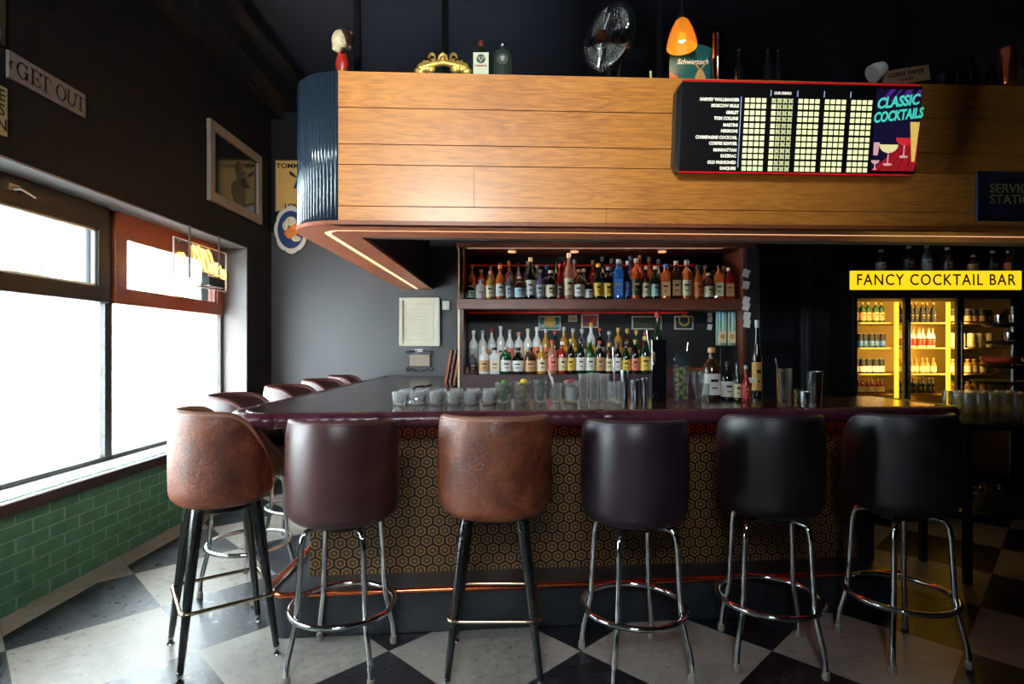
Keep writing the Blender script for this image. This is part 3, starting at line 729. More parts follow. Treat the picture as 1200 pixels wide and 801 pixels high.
MB().tube([(0, 0, .2), (0, 0, ZC-Z(61, Yt))], .004, 6).obj('lamp_cord', M_steelblack, t)
pl_ = bpy.data.lights.new('bulb_light', 'POINT'); pl_.energy = .5; pl_.color = (1, .68, .32); pl_.shadow_soft_size = .03
po = bpy.data.objects.new('bulb_light', pl_); COL.objects.link(po); po.parent = t; po.location = (0, -.0, -.02)
# teal stag sign
Yt = 3.22
t = thing('stag_sign', 'teal tin sign with cream script and a stag leaning below the amber lamp', 'sign', (P(811, Yt), Yt, ZT2))
pw = 54*Yt/F; ph = Z(52, Yt)-ZT2
pts = [(-pw/2, 0), (pw/2, 0), (pw/2, ph*.8)]+[(pw/2*cos(radians(a)), ph*.8+ph*.2*sin(radians(a))) for a in range(15, 180, 15)]+[(-pw/2, ph*.6)]
o = flat(pts, 0, mat('teal_enamel', (30, 92, 92), .35), 'sign_panel', t, .006)
text('lettering', 'Schwarzach', .042, M_cream, o, (0, -.008, ph*.64), sx=.9, shear=.3, off=.0006)
flat([(.02, ph*.1), (.07, ph*.1), (.075, ph*.35), (.055, ph*.5), (.035, ph*.5), (.015, ph*.35)], -.0065, mat('tan_enamel', (200, 160, 90), .4), 'stag_shape', o)
hn = MB()
for s in (-1, 1): hn.tube([(.045, -.008, ph*.48), (.045+s*.02, -.008, ph*.56), (.045+s*.035, -.008, ph*.62)], .004, 5); hn.tube([(.045+s*.02, -.008, ph*.56), (.045+s*.02, -.008, ph*.64)], .003, 5)
hn.obj('stag_antlers', mat('tan_enamel'), o)
flat([(-pw/2, 0), (-pw/2+.06, 0), (-pw/2+.05, ph*.35), (-pw/2, ph*.45)], -.0065, mat('orange_enamel', (190, 96, 40), .4), 'orange_patch', o)
# copper cup tower
Yt = 3.05
def cup_prof(r0, r1, h): return [(r0, 0), (r0+.001, .004), (r1, h), (r1-.002, h), (r0-.002, .006)]
M_coppdark = mat('reddish_steel', (150, 96, 84), .16, 1)
t = tag(MB().lathe([(.021, 0), (.030, .115), (.031, .118), (.031, .122), (.029, .18), (.031, .25), (.029, .25)], 20).obj('cocktail_shaker', M_coppdark, loc=(P(841, Yt), Yt, ZT2), smooth=40), 'reddish steel shaker standing on the canopy behind the score board', 'shaker')
M_darkglass = glassmat('near_black_glass', (24, 24, 28), .6, .05, .4)
for i, px in enumerate((866, 900, 912)):
    tag(MB().lathe([(.026, 0), (.028, .02), (.028, .1), (.012, .13), (.01, .19), (.012, .2)], 16).obj('dark_bottle', M_darkglass, loc=(P(px, 3.12), 3.12, ZT2), smooth=40),
        ['near black bottle on the canopy just past the reddish shaker', 'near black bottle above the middle of the score board', 'near black bottle above the score board, nearer its poster'][i], 'bottle', 'dark bottles on the canopy')
# cup, crate board, copper mug
Yt = 3.1
tag(MB().lathe([(.05, 0), (.048, .03), (.036, .07), (.018, .085)], 20, T_((0, 0, .03), (0, radians(60), 0))).obj('enamel_cup', M_white, loc=(P(1022, Yt), Yt, ZT2+.03), smooth=50), 'white cup lying on its side on the canopy', 'cup')
Yt = 3.13
t = thing('paper_crate_sign', 'pale wooden board lettered in dark ink tilting beside the white cup', 'sign', (P(1062, Yt), Yt, ZT2+.02), 0)
o = MB().box(-.13, .13, -.012, .0, 0, .085).obj('sign_panel', mat('pale_pine', (178, 140, 108), .6, noise=.2), t, rot=(0, radians(-9), 0), bevel=.002)
text('lettering', 'LOREY PAPER', .033, M_ink, o, (0, -.0135, .055), off=.0006)
text('lettering', 'GOODS', .022, mat('green_ink'), o, (.0, -.0135, .022))
t = thing('copper_mug', 'tall copper mug on the canopy above the navy station sign', 'mug', (P(1181, 3.1), 3.1, ZT2))
MB().lathe([(.036, 0), (.04, .01), (.04, .2), (.038, .2), (.037, .015)], 20).obj('mug_body', M_copper, t, smooth=40)
MB().tube([(.038, 0, .17), (.07, 0, .16), (.075, 0, .1), (.038, 0, .06)], .006, 8).obj('handle', M_copper, t, smooth=50)
for i, (px, h) in enumerate(((1105, .10), (1122, .13), (1138, .15), (1162, .12))):
    tag(MB().lathe([(.028, 0), (.03, .02), (.03, h*.6), (.012, h*.8), (.011, h)], 16).obj('dark_bottle', M_darkglass, loc=(P(px, 3.12), 3.12, ZT2), smooth=40),
        ['short dark bottle on the canopy next to the lettered pine board', 'second dark bottle past the lettered pine board', 'third dark bottle past the lettered pine board', 'dark bottle against the copper mug on the canopy'][i], 'bottle', 'dark bottles on the canopy')
# service station sign
t = thing('station_sign', 'navy board sign with faded gold capitals on the canopy planks', 'sign', (2.80, yc(2.8, 2.925), 2.09), math.atan(TC))
o = MB().box(-.27, .30, -.016, 0, 0, .27).obj('sign_panel', mat('navy_paint', (20, 28, 52), .5), t, bevel=.002)
M_fgold = mat('faded_gold_ink', (120, 108, 60), .5)
text('lettering', 'SERVICE', .07, M_fgold, o, (-.20, -.0175, .175), align='LEFT', off=.0008); text('lettering', 'STATION', .07, M_fgold, o, (-.20, -.0175, .115), align='LEFT', off=.0008)

# ================================================================== LEFT WALL AND BACK WALL DECOR
RW = (pi/2, 0, pi/2)             # text facing +x
def wallx(name, y0, y1, z0, z1, m, parent, x=XL+.001, th=.02, bev=.002): return MB().box(x, x+th, y0, y1, z0, z1).obj(name, m, parent, bevel=bev)
M_signw = mat('aged_white_sign', (104, 96, 90), .6, noise=.2, nscale=20)
t = thing('get_out_sign', 'white sign reading get out in dark serif capitals on the window wall', 'sign', (XL, 3.2, 2.88))
o = MB().box(.001, .018, -.265, .265, -.072, .072).obj('sign_panel', M_signw, t, bevel=.002)
# serif capitals drawn from bars
se = MB(); H_ = .088; zb = -.044; xx = .0184
def bar_(a, b_, c_, d_): se.box(xx, xx+.001, a, b_, c_, d_)
def arc_(cy, cz, ry, rz, a0, a1, w0=.012, w1=.006):
    n = 16; vs = []
    for i in range(n+1):
        a = radians(a0+(a1-a0)*i/n); w_ = w1+(w0-w1)*abs(cos(a))
        vs += [(xx, cy+ry*cos(a), cz+rz*sin(a)), (xx, cy+(ry-w_)*cos(a), cz+(rz-w_)*sin(a)), (xx+.001, cy+ry*cos(a), cz+rz*sin(a)), (xx+.001, cy+(ry-w_)*cos(a), cz+(rz-w_)*sin(a))]
    fs = []
    for i in range(n): p = 4*i; q = p+4; fs += [(p, q, q+2, p+2), (p+1, p+3, q+3, q+1), (p+2, q+2, q+3, p+3), (p, p+1, q+1, q)]
    se.add(vs, fs)
y_ = -.185
arc_(y_, 0, .036, .044, 40, 330); bar_(y_+.022, y_+.034, -.04, -.004); bar_(y_+.012, y_+.04, -.006, .0); bar_(y_+.028, y_+.034, .018, .042)
y_ = -.125
bar_(y_, y_+.012, zb, -zb); bar_(y_-.008, y_+.055, -zb-.005, -zb); bar_(y_-.008, y_+.055, zb, zb+.005); bar_(y_+.012, y_+.04, -.003, .003); bar_(y_+.05, y_+.056, .024, .044); bar_(y_+.05, y_+.056, -.044, -.024); bar_(y_+.036, y_+.041, -.012, .012)
y_ = -.035
bar_(y_-.006, y_+.006, zb, -zb); bar_(y_-.034, y_+.034, -zb-.005, -zb); bar_(y_-.034, y_-.029, .022, .044); bar_(y_+.029, y_+.034, .022, .044); bar_(y_-.018, y_+.018, zb, zb+.005)
y_ = .075; arc_(y_, 0, .038, .045, 0, 360)
y_ = .152; bar_(y_-.03, y_-.018, -.016, -zb); bar_(y_+.024, y_+.03, -.016, -zb); arc_(y_, -.014, .030, .031, 180, 360); bar_(y_-.04, y_-.008, -zb-.005, -zb); bar_(y_+.014, y_+.04, -zb-.005, -zb)
y_ = .222
bar_(y_-.006, y_+.006, zb, -zb); bar_(y_-.034, y_+.034, -zb-.005, -zb); bar_(y_-.034, y_-.029, .022, .044); bar_(y_+.029, y_+.034, .022, .044); bar_(y_-.018, y_+.018, zb, zb+.005)
se.obj('lettering', M_ink, o)
MB().tube([(.02, -.252+.012*cos(a*pi/6)*-1, .02*sin(a*pi/6)) for a in range(-3, 5)], .003, 5).obj('pointing_mark', M_ink, o)
t = thing('warning_sign', 'aged yellow sign with dark block capitals below the get out sign', 'sign', (XL, 2.66, 2.62))
o = MB().box(.001, .016, -.3, .27, -.125, .125).obj('sign_panel', mat('yellowed_sign', (140, 130, 92), .6), t, bevel=.002)
for k, ch in enumerate('ESN'): text('lettering', ch, .085, M_ink, o, (.0168, .235, .075-k*.075), RW, off=.001)
t = thing('dark_notice', 'dark green board high on the window wall above the get out sign', 'sign', (XL, 2.68, 3.14))
o = MB().box(.001, .016, -.3, .24, -.18, .26).obj('sign_panel', mat('dark_green_board', (34, 40, 30), .6), t, bevel=.002)
text('lettering', 'II', .06, M_signw, o, (.0168, .20, -.13), RW)
# framed picture
t = thing('framed_picture', 'white framed dark portrait behind glass on the window wall', 'picture', (XL, 5.37, 3.03))
fr_ = MB(); a, b_, w_ = .505, .355, .085
fr_.box(.001, .035, -a, a, b_-w_, b_); fr_.box(.001, .035, -a, a, -b_, -b_+w_); fr_.box(.001, .035, -a, -a+w_, -b_+w_, b_-w_); fr_.box(.001, .035, a-w_, a, -b_+w_, b_-w_)
fr_.obj('picture_frame', mat('white_painted_frame', (126, 116, 108), .5, noise=.1), t, bevel=.004)
pi_ = MB().box(.002, .012, -a+w_, a-w_, -b_+w_, b_-w_).obj('picture_print', mat('dark_print', (20, 20, 24), .12, coat=.6), t)
pt = MB(); pt.sphere((.012, .05, .07), .003, .07, .09); pt.sphere((.012, .05, -.15), .003, .15, .12); pt.obj('portrait', mat('dim_portrait', (44, 38, 34), .4), pi_)
# poster on the back wall
t = thing('dancer_poster', 'yellow poster of a figure in a dark dress in the wall corner', 'poster', (P(352, YB), YB, Z(218, YB)))
MB().box(-.27, .27, -.014, -.001, -.28, .28).obj('poster_border', mat('tan_border', (150, 118, 84), .5), t)
o = MB().box(-.255, .255, -.017, -.012, -.265, .265).obj('poster_sheet', mat('mustard_print', (200, 160, 84), .5), t)
text('lettering', 'TOMMY WAY', .075, M_ink, o, (0, -.0185, .215), off=.002, sx=1.1); text('lettering', 'LONDON', .075, M_ink, o, (0, -.0185, -.225), off=.002)
fg = MB(); y_ = -.0195
fg.add([(-.02, y_, .09), (.05, y_, .09), (.10, y_, -.03), (-.07, y_, -.03)], [(0, 1, 2, 3)]); fg.add([(-.02, y_, .08), (-.10, y_, .11), (-.12, y_, .15), (-.10, y_, .16), (-.06, y_, .13)], [(0, 1, 2, 3, 4)])
fg.lathe([(.034, -.0004), (.034, .0004)], 14, T_((.015, y_, .13), (pi/2, 0, 0)))
fg.obj('printed_dress', mat('dark_print_ink', (30, 30, 34), .5), o)
fg = MB()
for x in (-.01, .035): fg.add([(x-.012, y_, -.03), (x+.014, y_, -.03), (x+.006, y_, -.16), (x-.006, y_, -.16)], [(0, 1, 2, 3)])
fg.lathe([(.02, -.0006), (.02, .0006)], 14, T_((.01, y_-.001, .12), (pi/2, 0, 0))); fg.obj('printed_skin', mat('brick_print_ink', (170, 84, 60), .5), o)
# ornate oval
t = thing('oval_picture', 'white scalloped oval frame around a blue and orange painting on the back wall', 'picture', (P(343, YB), YB-.022, Z(270, YB)))
def oval(rx, rz, y0, y1, wav=0):
    n = 48; mb = MB(); vs = []
    for y in (y0, y1):
        for k in range(n):
            a = 2*pi*k/n; w_ = 1+wav*abs(cos(a*4))**.6; vs.append((rx*w_*cos(a), y, rz*w_*sin(a)))
    mb.add(vs, [tuple(range(n)), tuple(reversed(range(n, 2*n)))]+[(i, (i+1) % n, n+(i+1) % n, n+i) for i in range(n)]); return mb
oval(.175, .245, 0, -.025, .07).obj('oval_frame', mat('glossy_white_frame', (214, 208, 196), .35), t, bevel=.006)
o = oval(.145, .205, -.026, -.030).obj('painting', mat('painted_blue', (28, 50, 96), .4, noise=.4, nscale=12), t)
pt = MB(); pt.sphere((.0, -.031, -.04), .07, .004, .06); pt.sphere((.03, -.031, .01), .05, .004, .07); pt.obj('orange_figure', mat('painted_orange', (216, 120, 40), .4, noise=.4, nscale=30), o)
pt = MB(); pt.sphere((.0, -.033, .09), .06, .004, .05); pt.sphere((-.06, -.033, .04), .03, .004, .05); pt.sphere((.06, -.033, -.1), .05, .004, .03); pt.obj('cream_figure', mat('painted_cream', (226, 206, 170), .4, noise=.3, nscale=40), o)
# certificate, switch, plaque
t = thing('framed_certificate', 'cream framed certificate on the grey back wall', 'picture', (P(492, YB), YB, Z(377, YB)))
fr_ = MB(); a, b_, w_ = .22, .265, .035
fr_.box(-a, a, -.03, -.001, b_-w_, b_); fr_.box(-a, a, -.03, -.001, -b_, -b_+w_); fr_.box(-a, -a+w_, -.03, -.001, -b_+w_, b_-w_); fr_.box(a-w_, a, -.03, -.001, -b_+w_, b_-w_)
fr_.obj('picture_frame', M_cream, t, bevel=.004)
o = MB().box(-a+w_, a-w_, -.012, -.002, -b_+w_, b_-w_).obj('certificate_paper', mat('certificate_paper', (244, 236, 214), .5, noise=.06), t)
ln = MB()
for k in range(8): ln.box(-.1+.01*(k % 3), .1-.012*(k % 2), -.0128, -.012, .13-k*.035, .1315-k*.035)
ln.box(-.15, .15, -.0128, -.012, .195, .197); ln.box(-.15, .15, -.0128, -.012, -.197, -.195); ln.box(-.15, -.148, -.0128, -.012, -.197, .197); ln.box(.148, .15, -.0128, -.012, -.197, .197)
ln.obj('fine_writing', mat('pale_brown_ink', (170, 150, 116), .6), o)
t = thing('wall_thermostat', 'small white wall control beside the framed certificate', 'switch', (P(523, YB), YB, Z(357.5, YB)))
MB().box(-.04, .04, -.02, -.001, -.05, .05).obj('switch_plate', M_white, t, bevel=.004); MB().box(-.03, .03, -.026, -.02, -.035, .035).obj('control_face', M_cream, t, bevel=.002)
t = thing('iron_plaque', 'small plaque in a black scrolled iron bracket below the certificate', 'plaque', (P(492, YB), YB, Z(422, YB)))
MB().box(-.125, .125, -.02, -.004, -.075, .075).obj('plaque_frame', mat('iron', (40, 40, 44), .5, .5), t, bevel=.003)
o = MB().box(-.108, .108, -.023, -.018, -.062, .062).obj('plaque_face', mat('dull_tan', (164, 148, 134), .6, noise=.1), t)
text('lettering', 'HOUSE RULES', .026, mat('pale_brown_ink'), o, (0, -.0238, .02), sx=.95); text('lettering', 'BE KIND', .026, mat('pale_brown_ink'), o, (0, -.0238, -.025), sx=.95)
sc_ = MB()
for s in (-1, 1):
    for (zz, dz) in ((.085, .02), (-.085, -.035)):
        sc_.tube([(s*.13, -.012, zz-dz*.3), (s*.15, -.012, zz+dz*.4), (s*.12, -.012, zz+dz), (s*.09, -.012, zz+dz*.2), (s*.05, -.012, zz+dz*.9), (s*.02, -.012, zz+dz)], .006, 6)
sc_.obj('scroll_bracket', mat('iron'), t, smooth=60)
tag(MB().box(-.045, .045, -.012, -.001, -.015, .015).obj('name_card', M_white, loc=(P(491, YB), YB, Z(411, YB)+.006)), 'tiny white card above the iron plaque', 'card')
# ---- hanging neon sign in the window recess
t = thing('neon_window_sign', 'clear hanging panel with amber neon tubing in the window recess', 'neon sign', (-2.62, 4.76, 2.26))
ac = MB().box(-.003, .003, -.40, .40, -.35, 0).obj('acrylic_panel', glassmat('acrylic', (250, 246, 240), .03, .03, .97), t)
fe = MB()
for (a, b_, c_, d_) in ((-.40, .40, -.004, .004), (-.40, .40, -.354, -.346), (-.404, -.396, -.35, 0), (.396, .404, -.35, 0)): fe.box(-.005, .005, a, b_, c_, d_)
fe.obj('panel_edge', mat('bright_acrylic_edge', (235, 205, 190), .3), ac)
M_neon = mat('amber_neon', (255, 200, 90), .4, emit=(255, 190, 80), es=6)
for q, (yy, zz, ss) in enumerate(((-.30, -.16, .06), (-.08, -.10, .10), (.07, -.12, .12), (.24, -.17, .07), (.33, -.20, .05))):
    pts = [(.012, yy+ss*sin(k*.55)*(.6+.1*(k % 3)), zz+ss*cos(k*.83)*.8) for k in range(14)]
    MB().tube(pts, .008, 6).obj('neon_tube', M_neon, t, smooth=60)
for yy in (-.22, .24): MB().tube([(.02, yy, .125), (.02, yy, -.30)], .008, 8).obj('hanging_rod', M_steelblack, t)
MB().box(.006, .06, .0, .25, -.335, -.255).obj('transformer', M_case, t, bevel=.004)
# ================================================================== BACK BAR
YS, YK = 4.33, 4.78                 # shelf front, backing
XS0, XS1 = -.405, 1.785
ZU, ZLo = 1.774, 1.192
bb = thing('back_bar_shelving', 'dark red-brown wooden back bar shelving with two long bottle shelves', 'shelving')
MB().box(XS0, XS1+.12, YS+.01, YK, 0, ZLo).obj('cabinet_base', mat('maroon_cabinet', (60, 34, 40), .4, noise=.1), bb, bevel=.004)
MB().box(XS0, XS1, 4.54, YK, ZLo, ZLo+.05).obj('shelf_step', M_shelf, bb)
MB().box(XS0-.02, XS1, YS, YK, ZU-.078, ZU).obj('shelf', M_shelf, bb, bevel=.004)
MB().box(XS0-.02, XS1+.1, YS+.02, YK, 2.17, 2.215).obj('header_board', M_shelf, bb, bevel=.004)
MB().box(XS0, XS1+.1, YK, YK+.04, 0, 2.215).obj('backing_panel', mat('smoky_backing', (14, 13, 16), .6), bb)
for (a, b_) in ((XS0, XS0+.03), (XS1, XS1+.02)): MB().box(a, b_, YS+.02, YK, ZLo, 2.17).obj('upright', M_shelf, bb)
MB().box(XS1+.02, XS1+.12, YS, YK, ZLo, 2.17).obj('upright', mat('black_paint'), bb)
MB().box(XS0-.012, XS0+.002, YS, YS+.02, ZLo-.1, ZU-.078).obj('edge_highlight_strip', mat('cream_highlight', (226, 208, 170), .5), bb)  # window light caught by the post's front edge, painted as a strip
MB().box(XS0-.012, XS0+.002, YS, YS+.02, ZU, 2.17).obj('edge_highlight_strip', mat('tan_strip', (140, 100, 66), .5), bb)
M_redline = mat('dim_red_strip', (200, 40, 30), .5, emit=(170, 30, 20), es=.25)
MB().box(XS0+.04, XS1-.25, YK-.02, YK-.001, 2.09, 2.10).obj('light_strip', M_redline, bb); MB().box(XS0+.04, XS1-.3, YK-.035, YK-.019, ZU-.086, ZU-.078).obj('light_strip', M_redline, bb)
for xx_ in (.0, .5, 1.2):
    MB().lathe([(.03, 0), (.034, .01)], 14, T_((xx_, 4.5, 2.158))).obj('downlight', mat('warm_downlight', (255, 220, 180), .5, emit=(255, 190, 130), es=.8), bb)
def al(name, loc, sx, sy, p, c):
    o = area(name, loc, (0, 0, 0), sx, sy, p, c); return o
area('upper_shelf_light', (.65, 4.42, 2.16), (radians(-18), 0, 0), 2.0, .05, 2.2, (1, .62, .42))
area('lower_shelf_light', (.65, 4.36, ZU-.085), (radians(-18), 0, 0), 2.0, .04, 1.4, (1, .72, .52))
# posters on the backing
def bposter(name, label, px0, px1, py0, py1, m, Y=YK, art=None):
    cx, cz_ = P((px0+px1)/2, Y), Z((py0+py1)/2, Y); w_, h_ = (px1-px0)*Y/F/2, (py1-py0)*Y/F/2
    t = thing(name, label, 'poster', (cx, Y-.001, cz_)); MB().box(-w_, w_, -.012, -.001, -h_, h_).obj('picture_frame', mat('pale_thin_frame', (190, 186, 170), .5), t)
    o = MB().box(-w_+.012, w_-.012, -.015, -.01, -h_+.012, h_-.012).obj('poster_sheet', m, t)
    if art: art(o, w_, h_)
    return t
def art1(o, w_, h_):
    MB().lathe([(.05, -.001), (.05, .001)], 18, T_((0, -.0165, .01), (pi/2, 0, 0))).obj('printed_disc', mat('mustard_ink', (190, 150, 60), .5), o)
    text('lettering', 'BERMUDA', .034, mat('pale_cyan_ink', (150, 210, 214), .5), o, (0, -.0165, -h_+.035), off=.0008)
bposter('travel_poster', 'teal poster with a mustard disc behind the lower shelf bottles', 631, 657, 370, 387, mat('teal_print', (28, 78, 90), .5), art=art1)
bposter('red_picture', 'small red picture in a thin gold frame behind the bottles', 681, 701, 368, 384, mat('red_print', (110, 40, 32), .5, noise=.4, nscale=40))
bposter('amber_picture', 'small amber card between the teal and red pictures', 666, 676, 369, 377, mat('amber_print', (190, 140, 70), .5, noise=.3, nscale=50))
bposter('green_picture', 'dim green picture high behind the champagne bottle', 740, 775, 370, 386, mat('dim_green_print', (46, 54, 34), .5, noise=.5, nscale=30))
bposter('round_picture', 'dim picture with a yellow ring behind the beer tap', 790, 812, 370, 386, mat('dim_blue_print', (24, 34, 44), .5), art=lambda o, w_, h_: MB().lathe([(.05, -.001), (.05, .001), (.035, .001), (.035, -.001), (.05, -.001)], 18, T_((0, -.0165, .02), (pi/2, 0, 0)), cap=False).obj('printed_ring', mat('mustard_ink'), o))

# ---- bottles
GL = {}
for nm, c, body, see in (('clear', (246, 249, 250), .72, .9), ('smoke', (110, 110, 116), .5, .4), ('amber', (190, 96, 36), .6, .5), ('brown', (64, 34, 20), .8, .2), ('green', (26, 84, 36), .65, .4), ('dark green', (18, 40, 24), .85, .2),  # whitish body of the clear glass stands in for window reflections
                         ('blue', (40, 110, 190), .6, .5), ('navy', (24, 30, 62), .8, .3), ('red', (150, 30, 26), .7, .4), ('rose', (206, 140, 120), .5, .6), ('gold', (200, 150, 60), .6, .5), ('black', (16, 15, 17), .95, .1),
                         ('violet', (140, 124, 170), .45, .6), ('orange', (206, 84, 40), .65, .5)):
    GL[nm] = glassmat(nm.replace(' ', '_')+'_bottle_glass', c, body, .05, see)
LBm = {}
for nm, c in (('white', (226, 224, 216)), ('cream', (222, 206, 166)), ('tan', (196, 150, 100)), ('pale blue', (176, 200, 214)), ('yellow', (214, 176, 60)), ('pink', (214, 120, 104)), ('black', (24, 24, 26)), ('blue', (50, 110, 190)), ('red', (160, 40, 34)), ('pale green', (170, 200, 184)), ('silver', (168, 172, 178)), ('gold', (190, 150, 76)), ('orange', (206, 110, 56))):
    LBm[nm] = mat(nm.replace(' ', '_')+'_bottle_paint', c, .5, noise=.08, nscale=60)
def bottle_shape(kind, h, w):
    r = w/2
    if kind == 'tall': return [(r*.92, 0), (r, .01), (r, h*.60), (r*.85, h*.67), (r*.42, h*.76), (r*.36, h*.8), (r*.34, h*.93), (r*.40, h*.935), (r*.40, h*.95)]
    if kind == 'wine': return [(r*.92, 0), (r, .01), (r, h*.55), (r*.8, h*.66), (r*.36, h*.78), (r*.33, h*.95)]
    if kind == 'squat': return [(r*.92, 0), (r, .012), (r, h*.62), (r*.9, h*.72), (r*.4, h*.80), (r*.3, h*.84), (r*.3, h*.93)]
    if kind == 'bell': return [(r*.8, 0), (r*.84, .01), (r, h*.4), (r*.96, h*.56), (r*.4, h*.74), (r*.3, h*.8), (r*.3, h*.94)]
    return [(r*.9, 0), (r*1.0, .01), (r*1.0, h*.5), (r*.62, h*.62), (r*.4, h*.78), (r*.32, h*.93)]
bcache = {}
def bottle(kind, h, w, glass, label, cap, name='bottle'):
    """Empty with body, label, cap"""
    r = w/2
    t = bpy.data.objects.new(name, None); COL.objects.link(t); t.empty_display_size = .03
    key = (kind, round(h, 2), round(w, 3), glass, label, cap)
    if key not in bcache:
        hh = h
        if kind == 'square': body = squarebottle(w, w*.8, hh*.94, r*.36, None).mesh('bottle_body', GL[glass], 40)
        else: body = MB().lathe(bottle_shape(kind, hh, w), 18).mesh('bottle_body', GL[glass], 45)
        z0, z1 = hh*.10, hh*(.5 if kind not in ('wine', 'slim') else .46)
        if kind == 'square': lab = MB().box(-r*.84, r*.84, -w*.4-.0022, -w*.4-.0004, z0, z1).mesh('bottle_label', LBm[label])
        else:
            prof = bottle_shape(kind, hh, w); rr = r*1.012
            if kind == 'bell': lab = MB().lathe([(r*.9, z0), (r*1.02, hh*.4), (r*1.0, z1)], 18, cap=False).mesh('bottle_label', LBm[label], 40)
            else: lab = MB().lathe([(rr, z0), (rr, z1)], 18, cap=False).mesh('bottle_label', LBm[label], 40)
        # printed band and emblem on the label
        ink = MB(); cinks = 'black' if label not in ('black', 'blue', 'red') else 'gold'
        yy = -(w*.4+.0026) if kind == 'square' else -r*1.02
        ink.box(-r*.42, r*.42, yy-.001, yy+.004, z0+(z1-z0)*.62, z0+(z1-z0)*.74); ink.box(-r*.3, r*.3, yy-.001, yy+.004, z0+(z1-z0)*.3, z0+(z1-z0)*.36)
        inkm = ink.mesh('label_print', LBm[cinks])
        cr = r*.44
        capm = MB().lathe([(cr, hh*.90), (cr, hh*.992), (cr*.9, hh)], 14).mesh('bottle_cap', LBm[cap], 40)
        bcache[key] = (body, lab, inkm, capm)
    body, lab, inkm, capm = bcache[key]
    for nm, me in (('bottle_body', body), ('bottle_label', lab), ('bottle_cap', capm)):
        o = bpy.data.objects.new(nm, me); COL.objects.link(o); o.parent = t
        if nm == 'bottle_label':
            q = bpy.data.objects.new('label_print', inkm); COL.objects.link(q); q.parent = o
    return t
ORD = ['first', 'second', 'third', 'fourth', 'fifth', 'sixth', 'seventh', 'eighth', 'ninth', 'tenth', 'eleventh', 'twelfth', 'thirteenth', 'fourteenth', 'fifteenth', 'sixteenth', 'seventeenth', 'eighteenth', 'nineteenth', 'twentieth',
       'twenty-first', 'twenty-second', 'twenty-third', 'twenty-fourth', 'twenty-fifth', 'twenty-sixth', 'twenty-seventh', 'twenty-eighth', 'twenty-ninth', 'thirtieth', 'thirty-first', 'thirty-second']
def brow(rows, Y, zb, where, group):
    last = -1e9
    for i, (px, ty, kind, w, glass, label, cap) in enumerate(rows):
        X = P(px, Y); h = max(.14, Z(ty, Y)-zb)
        w_ = w*1.12*Y/F
        X = max(X, last+w_/2+.002); last = X+w_/2
        b = bottle(kind, h, w_, glass, label, cap)
        b.location = (X, Y, zb+.001); b.rotation_euler = (0, 0, random.uniform(-.2, .2))
        tag(b, '%s bottle, %s label, %s cap, %s from pale post, %s' % (glass, label, cap, ORD[i], where), 'bottle', group)
upper_front = [(551, 333, 'squat', 11, 'black', 'pale green', 'black'), (563, 328, 'squat', 10, 'clear', 'white', 'silver'), (573, 318, 'tall', 10, 'gold', 'cream', 'pink'), (584, 311, 'wine', 10, 'amber', 'white', 'orange'), (595, 319, 'squat', 9, 'smoke', 'silver', 'black'),
 (606, 324, 'squat', 12, 'brown', 'pale blue', 'tan'), (618, 302, 'wine', 10, 'black', 'white', 'cream'), (629, 316, 'bell', 10, 'violet', 'silver', 'silver'), (641, 317, 'squat', 11, 'black', 'cream', 'white'), (651, 309, 'slim', 8, 'red', 'black', 'red'), (661, 297, 'wine', 10, 'rose', 'cream', 'white'),
 (675, 316, 'squat', 11, 'brown', 'white', 'tan'), (688, 327, 'squat', 9, 'black', 'white', 'black'), (698, 309, 'wine', 10, 'dark green', 'yellow', 'yellow'), (711, 313, 'squat', 10, 'black', 'yellow', 'silver'), (722, 304, 'square', 11, 'blue', 'blue', 'silver'), (732, 306, 'slim', 7, 'navy', 'blue', 'white'),
 (744, 303, 'squat', 11, 'orange', 'black', 'silver'), (755, 312, 'tall', 9, 'brown', 'cream', 'cream'), (766, 312, 'wine', 10, 'dark green', 'pale green', 'white'), (779, 310, 'square', 11, 'amber', 'tan', 'blue'), (790, 306, 'square', 10, 'brown', 'tan', 'silver'), (802, 306, 'squat', 12, 'amber', 'cream', 'silver'),
 (814, 311, 'bell', 11, 'amber', 'orange', 'black'), (828, 320, 'squat', 11, 'brown', 'cream', 'cream'), (841, 311, 'square', 10, 'amber', 'cream', 'black'), (853, 314, 'square', 10, 'red', 'tan', 'white')]
brow(upper_front, 4.43, ZU, 'front row, upper shelf', 'bottles on the upper back bar shelf')
